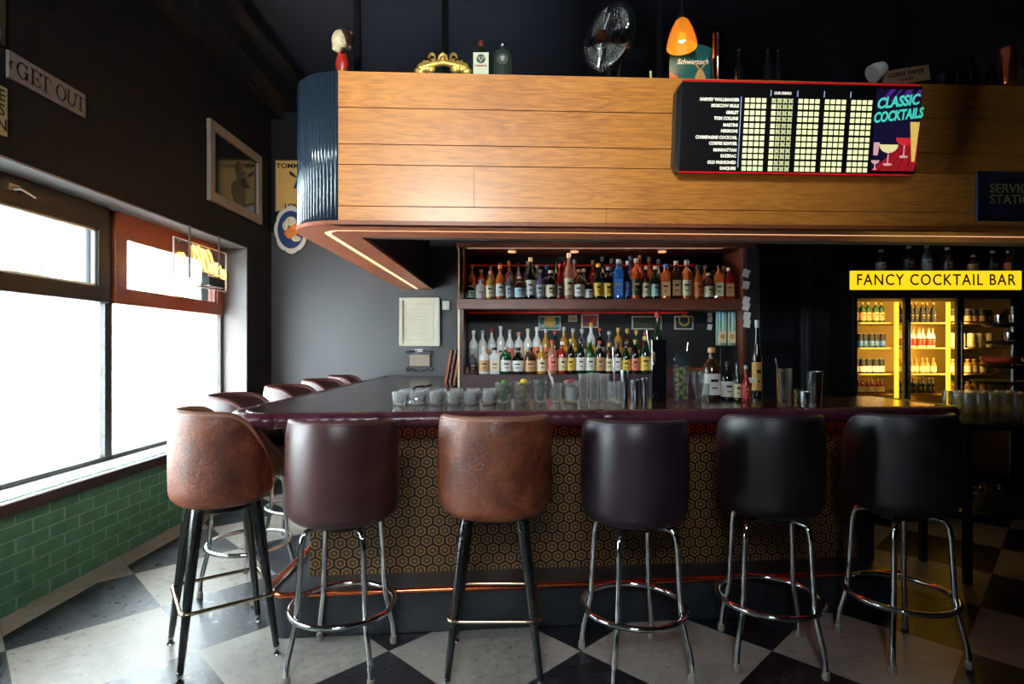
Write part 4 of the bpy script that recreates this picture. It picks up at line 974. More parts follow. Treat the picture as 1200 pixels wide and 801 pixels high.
upper_back = [(553, 310, 'tall', 'amber', 'orange', 'gold'), (559, 316, 'squat', 'orange', 'pink', 'gold'), (568, 306, 'wine', 'rose', 'yellow', 'black'), (577, 308, 'tall', 'green', 'yellow', 'silver'), (587, 306, 'tall', 'orange', 'tan', 'orange'), (598, 308, 'wine', 'smoke', 'silver', 'black'), (609, 306, 'tall', 'violet', 'silver', 'silver'),
 (620, 310, 'squat', 'smoke', 'silver', 'silver'), (630, 311, 'tall', 'navy', 'blue', 'blue'), (643, 302, 'wine', 'dark green', 'orange', 'black'), (650, 306, 'squat', 'red', 'orange', 'red'), (664, 304, 'tall', 'rose', 'pink', 'silver'), (672, 315, 'wine', 'navy', 'white', 'white'), (683, 305, 'tall', 'red', 'red', 'gold'),
 (693, 301, 'wine', 'dark green', 'white', 'silver'), (704, 303, 'tall', 'navy', 'red', 'silver'), (713, 306, 'slim', 'smoke', 'gold', 'silver'), (725, 300, 'tall', 'violet', 'orange', 'silver'), (735, 299, 'wine', 'orange', 'orange', 'orange'), (745, 301, 'tall', 'orange', 'orange', 'silver'), (757, 304, 'wine', 'brown', 'red', 'silver'),
 (768, 309, 'squat', 'amber', 'orange', 'black'), (781, 314, 'tall', 'amber', 'tan', 'black'), (791, 304, 'wine', 'smoke', 'orange', 'silver'), (803, 309, 'tall', 'dark green', 'tan', 'black'), (815, 311, 'squat', 'amber', 'red', 'silver'), (828, 316, 'tall', 'black', 'gold', 'black'), (839, 312, 'wine', 'brown', 'gold', 'gold')]
brow([(a, b, c, 9.5, d, e, f) for a, b, c, d, e, f in upper_back], 4.62, ZU, 'back row, upper shelf', 'bottles on the upper back bar shelf')
lower_front = [(554, 412, 'squat', 9, 'smoke', 'black', 'silver'), (567, 406, 'squat', 11, 'clear', 'tan', 'white'), (579, 407, 'square', 11, 'clear', 'cream', 'black'), (591, 406, 'squat', 12, 'green', 'white', 'silver'), (604, 407, 'bell', 13, 'black', 'white', 'black'), (617, 407, 'squat', 12, 'brown', 'tan', 'black'), (629, 404, 'tall', 11, 'gold', 'cream', 'silver'),
 (640, 398, 'wine', 11, 'rose', 'pink', 'red'), (652, 400, 'tall', 9, 'red', 'cream', 'white'), (662, 397, 'wine', 9, 'black', 'yellow', 'gold'), (673, 396, 'wine', 10, 'dark green', 'white', 'black'), (684, 396, 'wine', 10, 'green', 'white', 'green' if 'green' in LBm else 'pale green'), (695, 399, 'tall', 10, 'black', 'tan', 'red'), (706, 402, 'squat', 9, 'brown', 'cream', 'gold'), (716, 400, 'tall', 8, 'black', 'white', 'black'),
 (727, 402, 'wine', 9, 'dark green', 'yellow', 'black'), (739, 398, 'wine', 9, 'black', 'pink', 'gold'), (754, 394, 'wine', 12, 'dark green', 'yellow', 'gold')]
brow(lower_front, 4.43, ZLo, 'front row, lower shelf', 'bottles on the lower back bar shelf')
lower_back = [(555, 387, 'tall', 'clear', 'silver', 'white'), (562, 387, 'tall', 'clear', 'white', 'silver'), (572, 385, 'wine', 'clear', 'tan', 'red'), (581, 382, 'tall', 'clear', 'white', 'white'), (590, 386, 'tall', 'clear', 'pink', 'silver'), (600, 389, 'squat', 'clear', 'white', 'pink'), (610, 385, 'tall', 'clear', 'cream', 'cream'), (620, 383, 'tall', 'clear', 'orange', 'white'), (630, 385, 'tall', 'gold', 'orange', 'silver'), (640, 387, 'wine', 'dark green', 'red', 'red'),
 (650, 383, 'tall', 'gold', 'yellow', 'silver'), (661, 385, 'tall', 'gold', 'yellow', 'silver'), (671, 385, 'wine', 'smoke', 'white', 'silver'), (682, 378, 'tall', 'clear', 'yellow', 'yellow'), (693, 384, 'tall', 'black', 'cream', 'red'), (703, 388, 'wine', 'smoke', 'black', 'silver'), (713, 384, 'squat', 'gold', 'gold', 'gold'), (723, 385, 'squat', 'brown', 'gold', 'gold'), (734, 387, 'wine', 'green', 'gold', 'gold'), (745, 388, 'tall', 'red', 'red', 'red')]
brow([(a, b, c, 9.2, d, e, f) for a, b, c, d, e, f in lower_back], 4.66, ZLo+.05, 'back row, lower shelf', 'bottles on the lower back bar shelf')
def tagbottle(kind, px, Y, zb, topy, w, glass, label, cap, lab):
    b = bottle(kind, Z(topy, Y)-zb, w*Y/F, glass, label, cap); b.location = (P(px, Y), Y, zb+.001); return tag(b, lab, 'bottle')
tagbottle('wine', 770, 4.47, ZLo, 365, 13, 'dark green', 'black', 'red', 'large dark champagne style bottle with red foil behind the beer tap')
# two forest print cartons on a small riser
ris = tag(MB().box(P(841, 4.5), 1.782, 4.44, 4.53, ZLo+.001, Z(405, 4.5)).obj('riser_box', M_steelblack, bevel=.003), 'black riser box under the two forest print cartons', 'box')
def mat_forest():
    m, N, L, b = nodes('forest_print')
    tc = NN(N, 'ShaderNodeTexCoord'); sp = NN(N, 'ShaderNodeSeparateXYZ'); L.new(tc.outputs['Object'], sp.inputs[0])
    mp = NN(N, 'ShaderNodeMapping'); mp.inputs['Scale'].default_value = (90, 90, 3); L.new(tc.outputs['Object'], mp.inputs[0])
    n = noise(N, L, mp.outputs[0], 1, 2)
    base = ramp(N, L, mth(N, L, 'MULTIPLY', sp.outputs[2], 3.2), [(.0, lin((40, 110, 60))), (.5, lin((40, 150, 130))), (1, lin((40, 130, 190)))])
    c = mixc(N, L, ramp(N, L, n, [(.45, (0,)*3), (.6, (1,)*3)]), base, lin((214, 224, 214)))
    L.new(c, b.inputs['Base Color']); b.inputs['Roughness'].default_value = .4; return m
M_forest = mat_forest()
for i, (a, c_) in enumerate(((842.5, 851.5), (853.5, 862.5))):
    Yq = 4.46; w_ = (c_-a)*Yq/F; t = thing('bottle_carton', ['tall teal forest print carton, the one nearer the bottles', 'tall teal forest print carton, the one nearer the pinned notes'][i], 'carton', (P((a+c_)/2, Yq), 4.5, Z(405, Yq)+.004), 0, 'forest print cartons')
    MB().box(-w_/2, w_/2, -.035, .035, 0, .27).obj('carton_body', M_forest, t, bevel=.002)
    o = MB().box(-w_/2+.002, w_/2-.002, -.038, -.034, .02, .11).obj('carton_label', LBm['cream'], t); MB().lathe([(.02, -.001), (.02, .001)], 14, T_((0, -.0385, .07), (pi/2, 0, 0))).obj('label_emblem', LBm['gold'], o)
# pinned notes
notes = [(874, 320, 'topmost of the column'), (874, 334, 'second down the column'), (874, 352, 'third down the column'), (874, 359, 'fourth down the column'), (875, 370, 'fifth down the column'), (875, 379, 'lowest of the column')]
for px, py, nm in notes:
    Yn = YS-.004; w_ = .026; tag(MB().box(-w_, w_, -.0012, 0, -.03, .03).obj('paper_note', M_white, loc=(P(px, Yn), Yn-random.uniform(0, .006), Z(py, Yn)), rot=(0, random.uniform(.1, .35), 0)), 'white paper note pinned to the black upright, %s' % nm, 'note', 'paper notes on the black upright')
for px, py, nm in ((832, 367, 'top'), (832, 374, 'middle'), (832, 383, 'bottom')):
    tag(MB().box(-.02, .02, -.0012, 0, -.024, .024).obj('paper_note', M_white, loc=(P(px, YK-.02), YK-.012-random.uniform(0, .005), Z(py, YK-.02)), rot=(0, random.uniform(.1, .3), 0)), 'small white note on the backing behind the tools, the %s of three' % nm, 'note', 'small notes behind the mixing tools')

# ---- partition with dark door, right of the shelving
struct(MB().box(XS1+.13, 2.79, 4.9, 5.0, 0, 2.6).obj('wall_partition', mat('dark_teal_black', (16, 20, 21), .5)))
dd = MB(); x0_, x1_ = P(880, 4.88), P(936, 4.88)
dr = struct(MB().box(x0_, x1_, 4.862, 4.9, 0, 2.13).obj('door_1', mat('dark_door', (14, 18, 22), .35)))
pn = MB(); pn.box(x0_+.06, x1_-.06, 4.852, 4.863, .2, 1.35); pn.box(x0_+.06, x1_-.06, 4.852, 4.863, 1.45, 2.02); pn.obj('door_panel', mat('dark_door_panel', (28, 34, 42), .3), dr, bevel=.008)
pf = MB(); pf.box(x1_+.005, x1_+.05, 4.84, 4.9, 0, 2.18); pf.box(x1_+.06, x1_+.09, 4.86, 4.9, 0, 2.18); pf.box(x0_-.07, x0_-.005, 4.84, 4.9, 0, 2.18); pf.box(x0_-.07, x1_+.09, 4.84, 4.9, 2.14, 2.2); pf.obj('door_frame', mat('grey_black_trim', (64, 68, 74), .35), dr, bevel=.004)
struct(MB().box(P(1190, 4.64)+.04, XR, 4.7, 4.8, 0, 2.7).obj('wall_cooler_side', M_black))
struct(MB().box(2.6, XR, 5.35, 5.45, 0, 2.7).obj('wall_cooler_back', M_black))

# ================================================================== COOLER
YC = 4.64; cx0, cx1 = P(993, YC), P(1191, YC); zc1 = Z(318, YC); 
t = thing('drinks_cooler', 'three door glass fronted drinks cooler under a lit yellow sign', 'fridge', (0, 0, 0))
cc = MB(); cc.box(cx0, cx0+.04, YC, YC+.6, 0, zc1-.15); cc.box(cx1-.04, cx1, YC, YC+.6, 0, zc1-.15); cc.box(cx0, cx1, YC+.56, YC+.6, 0, zc1-.15); cc.box(cx0, cx1, YC, YC+.6, 0, .3)
cc.box(cx0, cx1, YC, YC+.6, zc1-.2, zc1-.15)
cc.obj('cabinet', M_case, t, bevel=.004)
MB().box(cx0+.04, cx1-.04, YC+.53, YC+.56, .3, zc1-.2).obj('lined_back', mat('yellow_lining', (236, 196, 90), .5), t)
M_sgn = mat('lit_yellow_sign', (250, 214, 40), .5, emit=(255, 212, 30), es=1.05)
sg = MB().box(cx0, cx1, YC-.05, YC-.03, zc1-.155, zc1).obj('lit_header', M_sgn, t, bevel=.003)
MB().box(cx0-.004, cx1+.004, YC-.03, YC+.3, zc1-.155, zc1).obj('header_box', M_case, t)
MB().box(cx0-.006, cx1+.006, YC-.04, YC+.32, zc1-.162, zc1-.152).obj('header_trim', M_case, t)
text('lettering', 'FANCY COCKTAIL BAR', .128, M_ink, sg, ((cx0+cx1)/2-.005, YC-.0512, zc1-.078), sx=.86, off=.0012, space=1.15)
bays = [(P(1002, YC), P(1057, YC)), (P(1064, YC), P(1118, YC)), (P(1126, YC), P(1180, YC))]
zs_sh = [Z(377, YC)-.0, Z(407, YC), Z(438, YC), Z(462, YC)]
M_shmetal = mat('shelf_wire', (190, 150, 90), .4, .6)
M_tubeY = mat('cooler_tube_light', (255, 225, 90), .5, emit=(255, 214, 60), es=3)
for i, (a, b_) in enumerate(bays):
    dr_ = MB(); e = .028
    dr_.box(a-e, a, YC-.035, YC, .32, zc1-.19); dr_.box(b_, b_+e, YC-.035, YC, .32, zc1-.19); dr_.box(a-e, b_+e, YC-.035, YC, zc1-.225, zc1-.185); dr_.box(a-e, b_+e, YC-.035, YC, .3, .36)
    d_ = dr_.obj('door', M_case, t, bevel=.004)
    MB().box(a, b_, YC-.02, YC-.014, .36, zc1-.225).obj('door_glass', glassmat('cooler_glass', (255, 248, 230), 0, .02, .95), d_)
    MB().tube([(b_+e*.5, YC-.05, 1.0), (b_+e*.5, YC-.065, 1.02), (b_+e*.5, YC-.065, 1.6), (b_+e*.5, YC-.05, 1.62)], .007, 8).obj('door_handle', M_steel, d_)
    for z_ in zs_sh:
        MB().box(a-.0, b_+.0, YC+.08, YC+.52, z_-.012, z_).obj('shelf', M_shmetal, t)
    if i < 2: MB().box(b_-.030, b_-.006, YC+.03, YC+.05, .5, zc1-.25).obj('tube_light', M_tubeY, t)
for i, x in enumerate((bays[0][1]-.06, bays[1][1]-.06, bays[2][0]+.1)):
    o = area('cooler_light', (x-.1, YC+.06, 1.55), (radians(-75), 0, 0), .25, .8, [4, 4, 6][i], (1, .74, .34)); o.rotation_euler = (radians(90), 0, 0); 
# contents
zsh5 = [zs_sh[0], zs_sh[1], zs_sh[2], zs_sh[3]]
fills = {(0, 0): ('green', 'tan', 'squat', 5, .17), (0, 1): ('black', 'blue', 'can', 6, .115), (0, 2): ('black', 'white', 'can', 5, .12), (0, 3): ('red', 'cream', 'wine', 7, .12),
         (1, 0): ('black', 'black', 'wine', 6, .17), (1, 1): ('clear', 'red', 'wine', 7, .165), (1, 2): ('gold', 'cream', 'wine', 6, .13), (1, 3): ('dark green', 'black', 'wine', 7, .13),
         (2, 0): ('black', 'tan', 'can', 5, .11), (2, 1): ('clear', 'cream', 'can', 4, .12), (2, 2): ('gold', 'cream', 'squat', 5, .12), (2, 3): ('gold', 'tan', 'squat', 5, .1)}
bn = ['first', 'second', 'third']; sn = ['top', 'second', 'third', 'lowest']
for (bi, si), (g_, l_, k_, n_, h_) in fills.items():
    a, b_ = bays[bi]; b_ -= .05 if bi < 2 else 0
    n_ += 1; w_ = min(.06, (b_-a)/n_*.92); proto = None
    for k in range(n_):
        x = a+(b_-a)*(k+.5)/n_
        if proto is None:
            proto = bottle('squat' if k_ == 'can' else k_, h_, w_, g_, l_, 'silver' if k_ == 'can' else 'gold'); o = proto
            if k_ == 'can':
                for ch in list(proto.children):
                    if ch.name.startswith('bottle_body'): ch.data = MB().lathe([(w_*.4, 0), (w_*.48, .006), (w_*.48, h_*.92), (w_*.4, h_)], 14).mesh('can_body', LBm['black' if g_ == 'black' else 'cream'], 40)
                    if ch.name.startswith('bottle_cap'): ch.data = MB().lathe([(w_*.39, h_*.995), (w_*.39, h_+.002)], 14).mesh('can_lid', LBm['silver'], 40)
        else: o = dup(proto)
        o.name = 'chilled_can' if k_ == 'can' else 'chilled_bottle'
        o.location = (x, YC+.13+.012*(k % 2), zsh5[si]+.001)
        tag(o, '%s %s with %s label on the %s cooler shelf behind the %s door' % (g_ if g_ != 'clear' else 'pale', 'can' if k_ == 'can' else 'bottle', l_, sn[si], bn[bi]), 'can' if k_ == 'can' else 'bottle', 'drinks on the %s cooler shelf, %s door' % (sn[si], bn[bi]))
# bottles on top of the cooler
for i, (px, ty, k_, g_, lb_) in enumerate(((1032, 293, 'wine', 'black', 'silver'), (1065, 288, 'squat', 'black', 'black'), (1086, 287, 'tall', 'smoke', 'silver'), (1110, 290, 'squat', 'brown', 'black'), (1140, 299, 'squat', 'brown', 'tan'), (1163, 294, 'wine', 'black', 'black'), (1182, 294, 'wine', 'brown', 'orange'))):
    Yq = YC+.12; b = bottle(k_, Z(ty, Yq)-zc1, .075, g_, lb_, 'silver'); b.location = (P(px, Yq), Yq, zc1+.001)
    tag(b, '%s bottle with %s label on top of the cooler, %s from the door side' % (g_, lb_, ORD[i]), 'bottle', 'bottles on top of the cooler')

# ================================================================== GLASSWARE AND TOOLS ON THE BAR
def mat_realglass(name, mixf, col=(1, 1, 1), dif=.08):
    m, N, L, b = nodes(name); N.remove(b)
    g = N.new('ShaderNodeBsdfGlass'); g.inputs['Color'].default_value = (*col, 1); g.inputs['Roughness'].default_value = .0; g.inputs['IOR'].default_value = 1.48
    t = N.new('ShaderNodeBsdfTransparent'); t.inputs[0].default_value = (*col, 1)
    x = N.new('ShaderNodeMixShader'); x.inputs[0].default_value = mixf; L.new(t.outputs[0], x.inputs[1]); L.new(g.outputs[0], x.inputs[2])
    d = N.new('ShaderNodeBsdfDiffuse'); d.inputs[0].default_value = (*col, 1); y = N.new('ShaderNodeMixShader'); y.inputs[0].default_value = dif  # diffuse share paints brightness into the glass in place of glints
    L.new(x.outputs[0], y.inputs[1]); L.new(d.outputs[0], y.inputs[2]); L.new(y.outputs[0], N['Material Output'].inputs[0]); return m
M_gl = mat_realglass('drinking_glass', .7, (.97, .99, .985))
M_gl_cut = mat_realglass('cut_crystal', .75, (1, 1, 1), .17)
M_gl_dark = mat_realglass('clear_thin_glass', .35, (.9, .92, .94), .015)
def tumbler(r0, r1, h, th=.003, base=.01, facets=24): return [(r0*.96, 0), (r0, .003), (r1, h), (r1-th, h), (r0-th, base), (0.0001, base)]
def faceted(r, h):
    mb = MB(); n = 10; vs = []; fs = []
    n = 12; prof = [(r*.80, 0, 0), (r*.98, h*.12, .5), (r*.93, h*.26, 0), (r*1.0, h*.40, .5), (r*.97, h*.54, 0), (r*1.04, h*.62, .5), (r*1.06, h, .5), (r*.97, h, .5), (r*.93, h*.6, .5), (r*.84, h*.2, .5), (.0001, h*.16, .5)]
    for rr, z, o in prof:
        for k in range(n): a = 2*pi*(k+o)/n; vs.append((rr*cos(a), rr*sin(a), z))
    for i in range(len(prof)-1):
        for k in range(n):
            k2 = (k+1) % n; a, b_, c_, d_ = i*n+k, i*n+k2, (i+1)*n+k2, (i+1)*n+k
            if prof[i][2] == prof[i+1][2]: fs.append((a, b_, c_, d_))
            elif prof[i+1][2] > 0: fs += [(a, b_, d_), (b_, c_, d_)]
            else: fs += [(a, b_, c_), (a, c_, d_)]
    fs.append(tuple(reversed(range(n)))); return mb.add(vs, fs)
ZB = HT+.0012
def row_glasses():
    proto = thing('rocks_glass', None, 'glass'); faceted(.036, .072).obj('glass_bowl', M_gl_cut, proto)
    first = True; k = 0
    for r_ in range(3):
        for c_ in range(6):
            Yg = 2.98+r_*.105
            X = -.60+c_*.094+(r_ % 2)*.012
            if r_ > 1 and c_ > 5: continue
            o = proto if first else dup(proto); first = False
            o.location = (X, Yg+TB*(X+.8), ZB); o.rotation_euler = (0, 0, random.uniform(0, .6))
            tag(o, 'cut rocks glass, %s in its line, %s line back from the bar edge' % (ORD[c_], ORD[r_]), 'glass', 'rocks glasses standing on the bar'); k += 1
row_glasses()
M_lime = mat('lime_peel', (70, 130, 40), .45, noise=.3, nscale=40); M_lemon = mat('lemon_peel', (232, 200, 50), .45, noise=.2, nscale=40); M_salt = mat('salt_white', (232, 230, 228), .7)
M_red = mat('cherry_red', (180, 30, 40), .35); M_tin = mat('tin_metal', (150, 152, 160), .2, 1)
YG = 3.16
def garnish(px, top, r, name, label, fill, fm, cat='glass', Y=YG, extra=None):
    h = Z(top, Y)-HT; t = thing(name, label, cat, (P(px, Y), Y, ZB)); MB().lathe(tumbler(r*.85, r, h), 22).obj('glass_bowl', M_gl if px < 780 else M_gl_dark, t, smooth=40)
    if fill: 
        f = MB(); fill(f, r, h); f.obj('filling', fm, t, smooth=60)
    if extra: extra(t, r, h)
    return t
def wedges(f, r, h):
    for k in range(12):
        a = k*2.4; q = r*.42*((k % 3)/2+.3); f.sphere((q*cos(a), q*sin(a), .02+h*.075*k), r*.42, r*.2, r*.3, 8, 6, T_((0, 0, 0), (0, 0, 0)))
def saltf(f, r, h): f.lathe([(r*.8, .012), (r*.9, h*.7), (r*.3, h*.8)], 16)
garnish(590, 448, .048, 'lime_glass', 'glass of lime wedges next to the rocks glasses', wedges, M_lime)
garnish(612, 447, .050, 'lemon_glass', 'glass filled with yellow lemon wedges', wedges, M_lemon)
garnish(633, 445, .040, 'mint_glass', 'glass of green mint and lime beside the lemon glass', wedges, mat('mint_leaf', (40, 90, 36), .5, noise=.4, nscale=60))
def straws(t, r, h):
    for k in range(3): MB().tube([(r*.3, 0, .015), (-.02-.012*k, 0, h*1.35+.02*k)], .003, 6).obj('straw', M_white, t)
garnish(651, 449, .038, 'straw_glass', 'glass holding slanted white straws', None, None, extra=straws)
def cherry(t, r, h): MB().sphere((0, 0, h*.98), r*.7, r*.7, r*.25).obj('red_lid', M_red, t, smooth=60)
garnish(669, 446, .042, 'salt_glass', 'glass of white salt topped with red', saltf, M_salt, extra=cherry)
for i, (px, tp) in enumerate(((684, 438), (696, 437), (708, 438))):
    garnish(px, tp, .030, 'highball_glass', ['tall highball glass beside the salt glass', 'tall highball glass, middle of three in a line', 'tall highball glass nearest the ice glass'][i], None, None, Y=3.2)['group'] = 'highball glasses on the bar'
def ice(f, r, h):
    for k in range(8): f.box(-.010, .010, -.010, .010, -.010, .010, T_((r*.4*cos(k*2.1), r*.4*sin(k*2.1), .03+.008*k), (k, k*2, k)))
def spoon(t, r, h): MB().tube([(0, 0, .02), (-.012, 0, h+.16), (-.013, 0, h+.19)], [.004, .003, .004], 6).obj('bar_spoon', M_chrome, t, smooth=60)
garnish(721, 447, .045, 'ice_glass', 'glass of ice with a long bar spoon standing in it', ice, M_gl, extra=spoon, Y=3.12)
for i, (px, tp, r) in enumerate(((733, 434, .024), (744, 445, .028), (754.5, 443, .022))):
    tag(MB().lathe(cup_prof(r*.8, r, Z(tp, 3.2)-HT), 20).obj('steel_tumbler', M_tin, loc=(P(px, 3.2), 3.2+.03*(i == 0), ZB), smooth=40), ['tall narrow steel tumbler beside the ice glass', 'short wide steel tumbler before the beer tap', 'short steel tumbler touching the beer tap'][i], 'tumbler', 'steel tumblers on the bar')
# beer tap column
Yq = 3.2; t = thing('beer_tap', 'black and chrome square beer tap column on the bar', 'beer tap', (P(772, Yq), Yq, ZB))
hcol = Z(398, Yq)-HT
MB().box(-.037, .037, -.03, .03, 0, hcol).obj('tap_column', mat('gloss_black', (14, 15, 20), .15, coat=.5), t, bevel=.004); MB().box(-.047, -.033, -.032, .03, .0, hcol).obj('chrome_side', M_chrome, t, bevel=.002)
MB().tube([(-.03, -.03, hcol*.8), (-.05, -.08, hcol*.78), (-.05, -.1, hcol*.6)], .009, 8).obj('tap_spout', M_chrome, t, smooth=60)
MB().tube([(-.06, -.06, hcol*.82), (-.075, -.06, hcol*1.0), (-.08, -.06, hcol*1.15)], [.006, .005, .006], 8).obj('tap_lever', M_chrome, t, smooth=60)
# mixing glass with pale garnish and strainer
def cu(f, r, h):
    for k in range(16): a = k*2.4; f.sphere((r*.45*cos(a), r*.45*sin(a), .03+h*.055*k*.9), r*.28, r*.16, r*.3, 8, 5)
def strain(t, r, h):
    MB().lathe([(r*1.05, 0), (r*1.0, .004), (.01, .006)], 22, T_((0, -r*.6, h+.035), (radians(75), 0, 0))).obj('strainer', mat('dark_steel', (90, 104, 112), .25, .9), t, smooth=40)
    for s in (-1, 1): MB().tube([(s*.01, 0, h*.6), (s*.045-.02*(s < 0), .02, h+.12)], .003, 6).obj('bar_spoon', M_chrome, t, smooth=60)
garnish(798, 427, .045, 'garnish_jar', 'tall glass jar of yellow green olives under a round strainer', cu, mat('olive_garnish', (176, 176, 92), .5, noise=.4, nscale=40), extra=strain, Y=3.16)
t = thing('tulip_glass', 'stemmed tulip glass between the garnish jar and the white label bottles', 'glass', (P(818, 3.14), 3.14, ZB))
MB().lathe([(.026, 0), (.024, .008), (.01, .02), (.022, .06), (.036, .12), (.034, .16), (.030, .175), (.028, .172), (.032, .12), (.018, .06), (.003, .03)], 22).obj('glass_bowl', M_gl_dark, t, smooth=40)
tag(MB().lathe(tumbler(.02, .024, .1), 18).obj('shot_glass', M_gl, loc=(P(829, 3.2), 3.24, ZB), smooth=40), 'slim empty shot glass tucked behind the tulip glass', 'glass')
tagbottle('tall', 834, 3.3, ZB, 407, 20, 'brown', 'white', 'tan', 'bitters bottle with oversized white paper label and cork')
tagbottle('tall', 852, 3.26, ZB, 424, 14, 'black', 'white', 'black', 'smaller bitters bottle with white paper label beside the corked one')
tagbottle('slim', 864, 3.2, ZB, 425, 9, 'dark green', 'cream', 'black', 'thin green bottle with cream diamond label between white and red ones')
tagbottle('slim', 874, 3.18, ZB, 428, 10, 'red', 'red', 'silver', 'small red sauce bottle on the bar')
# gold label slim bottle on small riser + tag
tagbottle('slim', 887, 3.4, ZB, 375, 11, 'black', 'gold', 'silver', 'slender black bottle with gold label by the dark door')
t = thing('jigger_stand', 'small steel jigger with white tag beside the red sauce bottle', 'jigger', (P(879, 3.3), 3.3, ZB))
MB().lathe([(.012, 0), (.016, .004), (.005, .05), (.004, .055), (.014, .10), (.012, .10)], 16).obj('jigger_body', M_steel, t, smooth=40); MB().box(-.02, .02, -.018, -.016, .10, .13).obj('price_tag', M_white, t)
# mixing glass with spoon, small glass, shaker tins
def sp2(t, r, h): MB().tube([(.0, 0, .02), (-.035, 0, h*.9), (-.05, 0, h+.06)], .0035, 6).obj('bar_spoon', M_steel, t, smooth=60)
garnish(919, 432, .042, 'mixing_glass', 'dark mixing glass with leaning spoon near the door', None, None, extra=sp2, Y=3.2)
tag(MB().lathe(tumbler(.024, .028, .07), 18).obj('shot_glass', M_gl_dark, loc=(P(936, 3.2), 3.2, ZB), smooth=40), 'small empty glass between the mixing glass and the shaker', 'glass')
tag(MB().lathe([(.034, 0), (.036, .004), (.044, .17), (.0445, .172), (.0415, .172), (.034, .01)], 24).obj('shaker_tin', M_steel, loc=(P(954, 3.16), 3.16, ZB), smooth=40), 'shiny steel shaker tin standing alone on the bar', 'shaker')
tag(MB().lathe(cup_prof(.022, .027, .07), 20).obj('steel_jigger', M_steel, loc=(P(943, 3.02), 3.02, ZB), smooth=40), 'small steel cup in front of the shiny shaker tin', 'jigger')
# leaning menus by the back bar
for i in range(4):
    Xm = P(520+i*5, 4.9)
    tag(MB().box(-.010, .010, -.09, .09, 0, .29).obj('menu_board', M_shelf if i % 2 else M_soffit, loc=(Xm+.02, 4.95, ZB), rot=(0, radians(10), 0), bevel=.002), ['wooden menu board leaning by the post, outermost', 'wooden menu board leaning by the post, second one in', 'wooden menu board leaning by the post, third one in', 'wooden menu board leaning against the pale edged post'][i], 'menu', 'menu boards leaning on the bar')
for i in range(5):
    o = MB().tube([(0, 0, 0), (.05, 0, .03), (.1, .01, .035)], .008, 6)
    tag(o.obj('metal_tongs', M_steel, loc=(P(478+i*10, 3.9), 3.95+.05*i, ZB+.0), rot=(0, 0, .5*i)), 'steel tongs lying on the bar wing, %s from the stools' % ORD[i], 'tongs', 'tongs on the bar wing') if i < 2 else None

# ================================================================== RIGHT SERVICE STATION
t = thing('service_table', 'dark service table beside the bar end with a lower shelf', 'table', (0, 0, 0))
MB().box(2.66, 3.5, 3.3, 3.75, .91, .95).obj('table_top', M_steelblack, t, bevel=.004); MB().box(2.7, 3.46, 3.34, 3.7, .38, .41).obj('shelf', M_steelblack, t)
for x in (2.70, 3.44):
    for y in (3.34, 3.70): MB().box(x-.018, x+.018, y-.018, y+.018, 0, .91).obj('leg', mat('grey_steel_leg', (70, 72, 76), .35, .7), t)
proto = None; k = 0
for r_ in range(3):
    for c_ in range(6):
        for lv in range(2):
            X = 2.72+c_*.072; Y_ = 3.36+r_*.08; zz = .951+lv*.093
            if proto is None: proto = thing('upturned_glass', None, 'glass'); MB().lathe([(.031, 0), (.029, 0), (.024, .085), (0, .086), (0, .09), (.026, .09), (.031, 0)], 18, cap=False).obj('glass_bowl', M_gl, proto, smooth=40); o = proto
            else: o = dup(proto)
            o.location = (X, Y_, zz); tag(o, 'upturned glass on the service table, %s layer, %s column, %s row from front' % (['lower', 'upper'][lv], ORD[c_], ORD[r_]), 'glass', 'upturned glasses on the service table')
t = thing('tiered_stand', 'black tiered stand with steel fittings above the upturned glasses', 'stand', (3.08, 3.2, 0.0))
MB().tube([(0.08, .35, .95), (.08, .35, 1.66)], .012, 8).obj('stand_pole', M_steelblack, t)
for zz, xo in ((1.53, .02), (1.42, .0), (1.27, -.02), (1.17, -.12)):
    MB().lathe([(.14, 0), (.17, .014), (.175, .022), (.0, .012)], 26, T_((.09+xo*.5, .35, zz))).obj('tier_plate', M_steelblack, t, smooth=40)
for i, (dx, zz) in enumerate(((.03, 1.553), (.09, 1.445), (.12, 1.553))):
    tag(MB().lathe(cup_prof(.02, .024, .05), 16).obj('steel_cup', M_steel, loc=(3.0+dx, 3.5, zz), smooth=40), ['small steel cup on the top tier of the black stand', 'small steel cup on the second tier of the black stand', 'outer steel cup on the top tier of the black stand'][i], 'cup', 'steel cups on the tiered stand')
tag(MB().lathe([(.05, 0), (.09, .02), (.10, .045), (.095, .05), (.06, .03), (0, .03)], 24).obj('red_bowl', mat('red_lacquer', (130, 40, 26), .25), loc=(3.0, 3.46, 1.295), smooth=40), 'red lacquer bowl on the tiered stand', 'bowl')
tag(MB().lathe([(.04, 0), (.07, .02), (.075, .04), (.07, .045), (.045, .03), (0, .03)], 24).obj('pink_bowl', mat('dull_pink_lacquer', (140, 84, 70), .3), loc=(3.255, 3.49, 1.295), smooth=40), 'dull pink bowl beside the red lacquer bowl', 'bowl')
bg = MB(); n = 22; vs = []; fs = []
for i in range(n):
    for j in range(n):
        x, y = (i/(n-1)-.5)*.42, (j/(n-1)-.5)*.26; e = (1-(2*i/(n-1)-1)**2)*(1-(2*j/(n-1)-1)**2); vs.append((x, y, .12*e+.03*random.random()*e))
for i in range(n-1):
    for j in range(n-1): fs.append((i*n+j, (i+1)*n+j, (i+1)*n+j+1, i*n+j+1))
bg.add(vs, fs); tag(bg.obj('plastic_bag', mat('crumpled_film', (90, 86, 80), .25), loc=(2.98, 3.52, .412)), 'crumpled clear plastic bag on the service table lower shelf', 'bag')

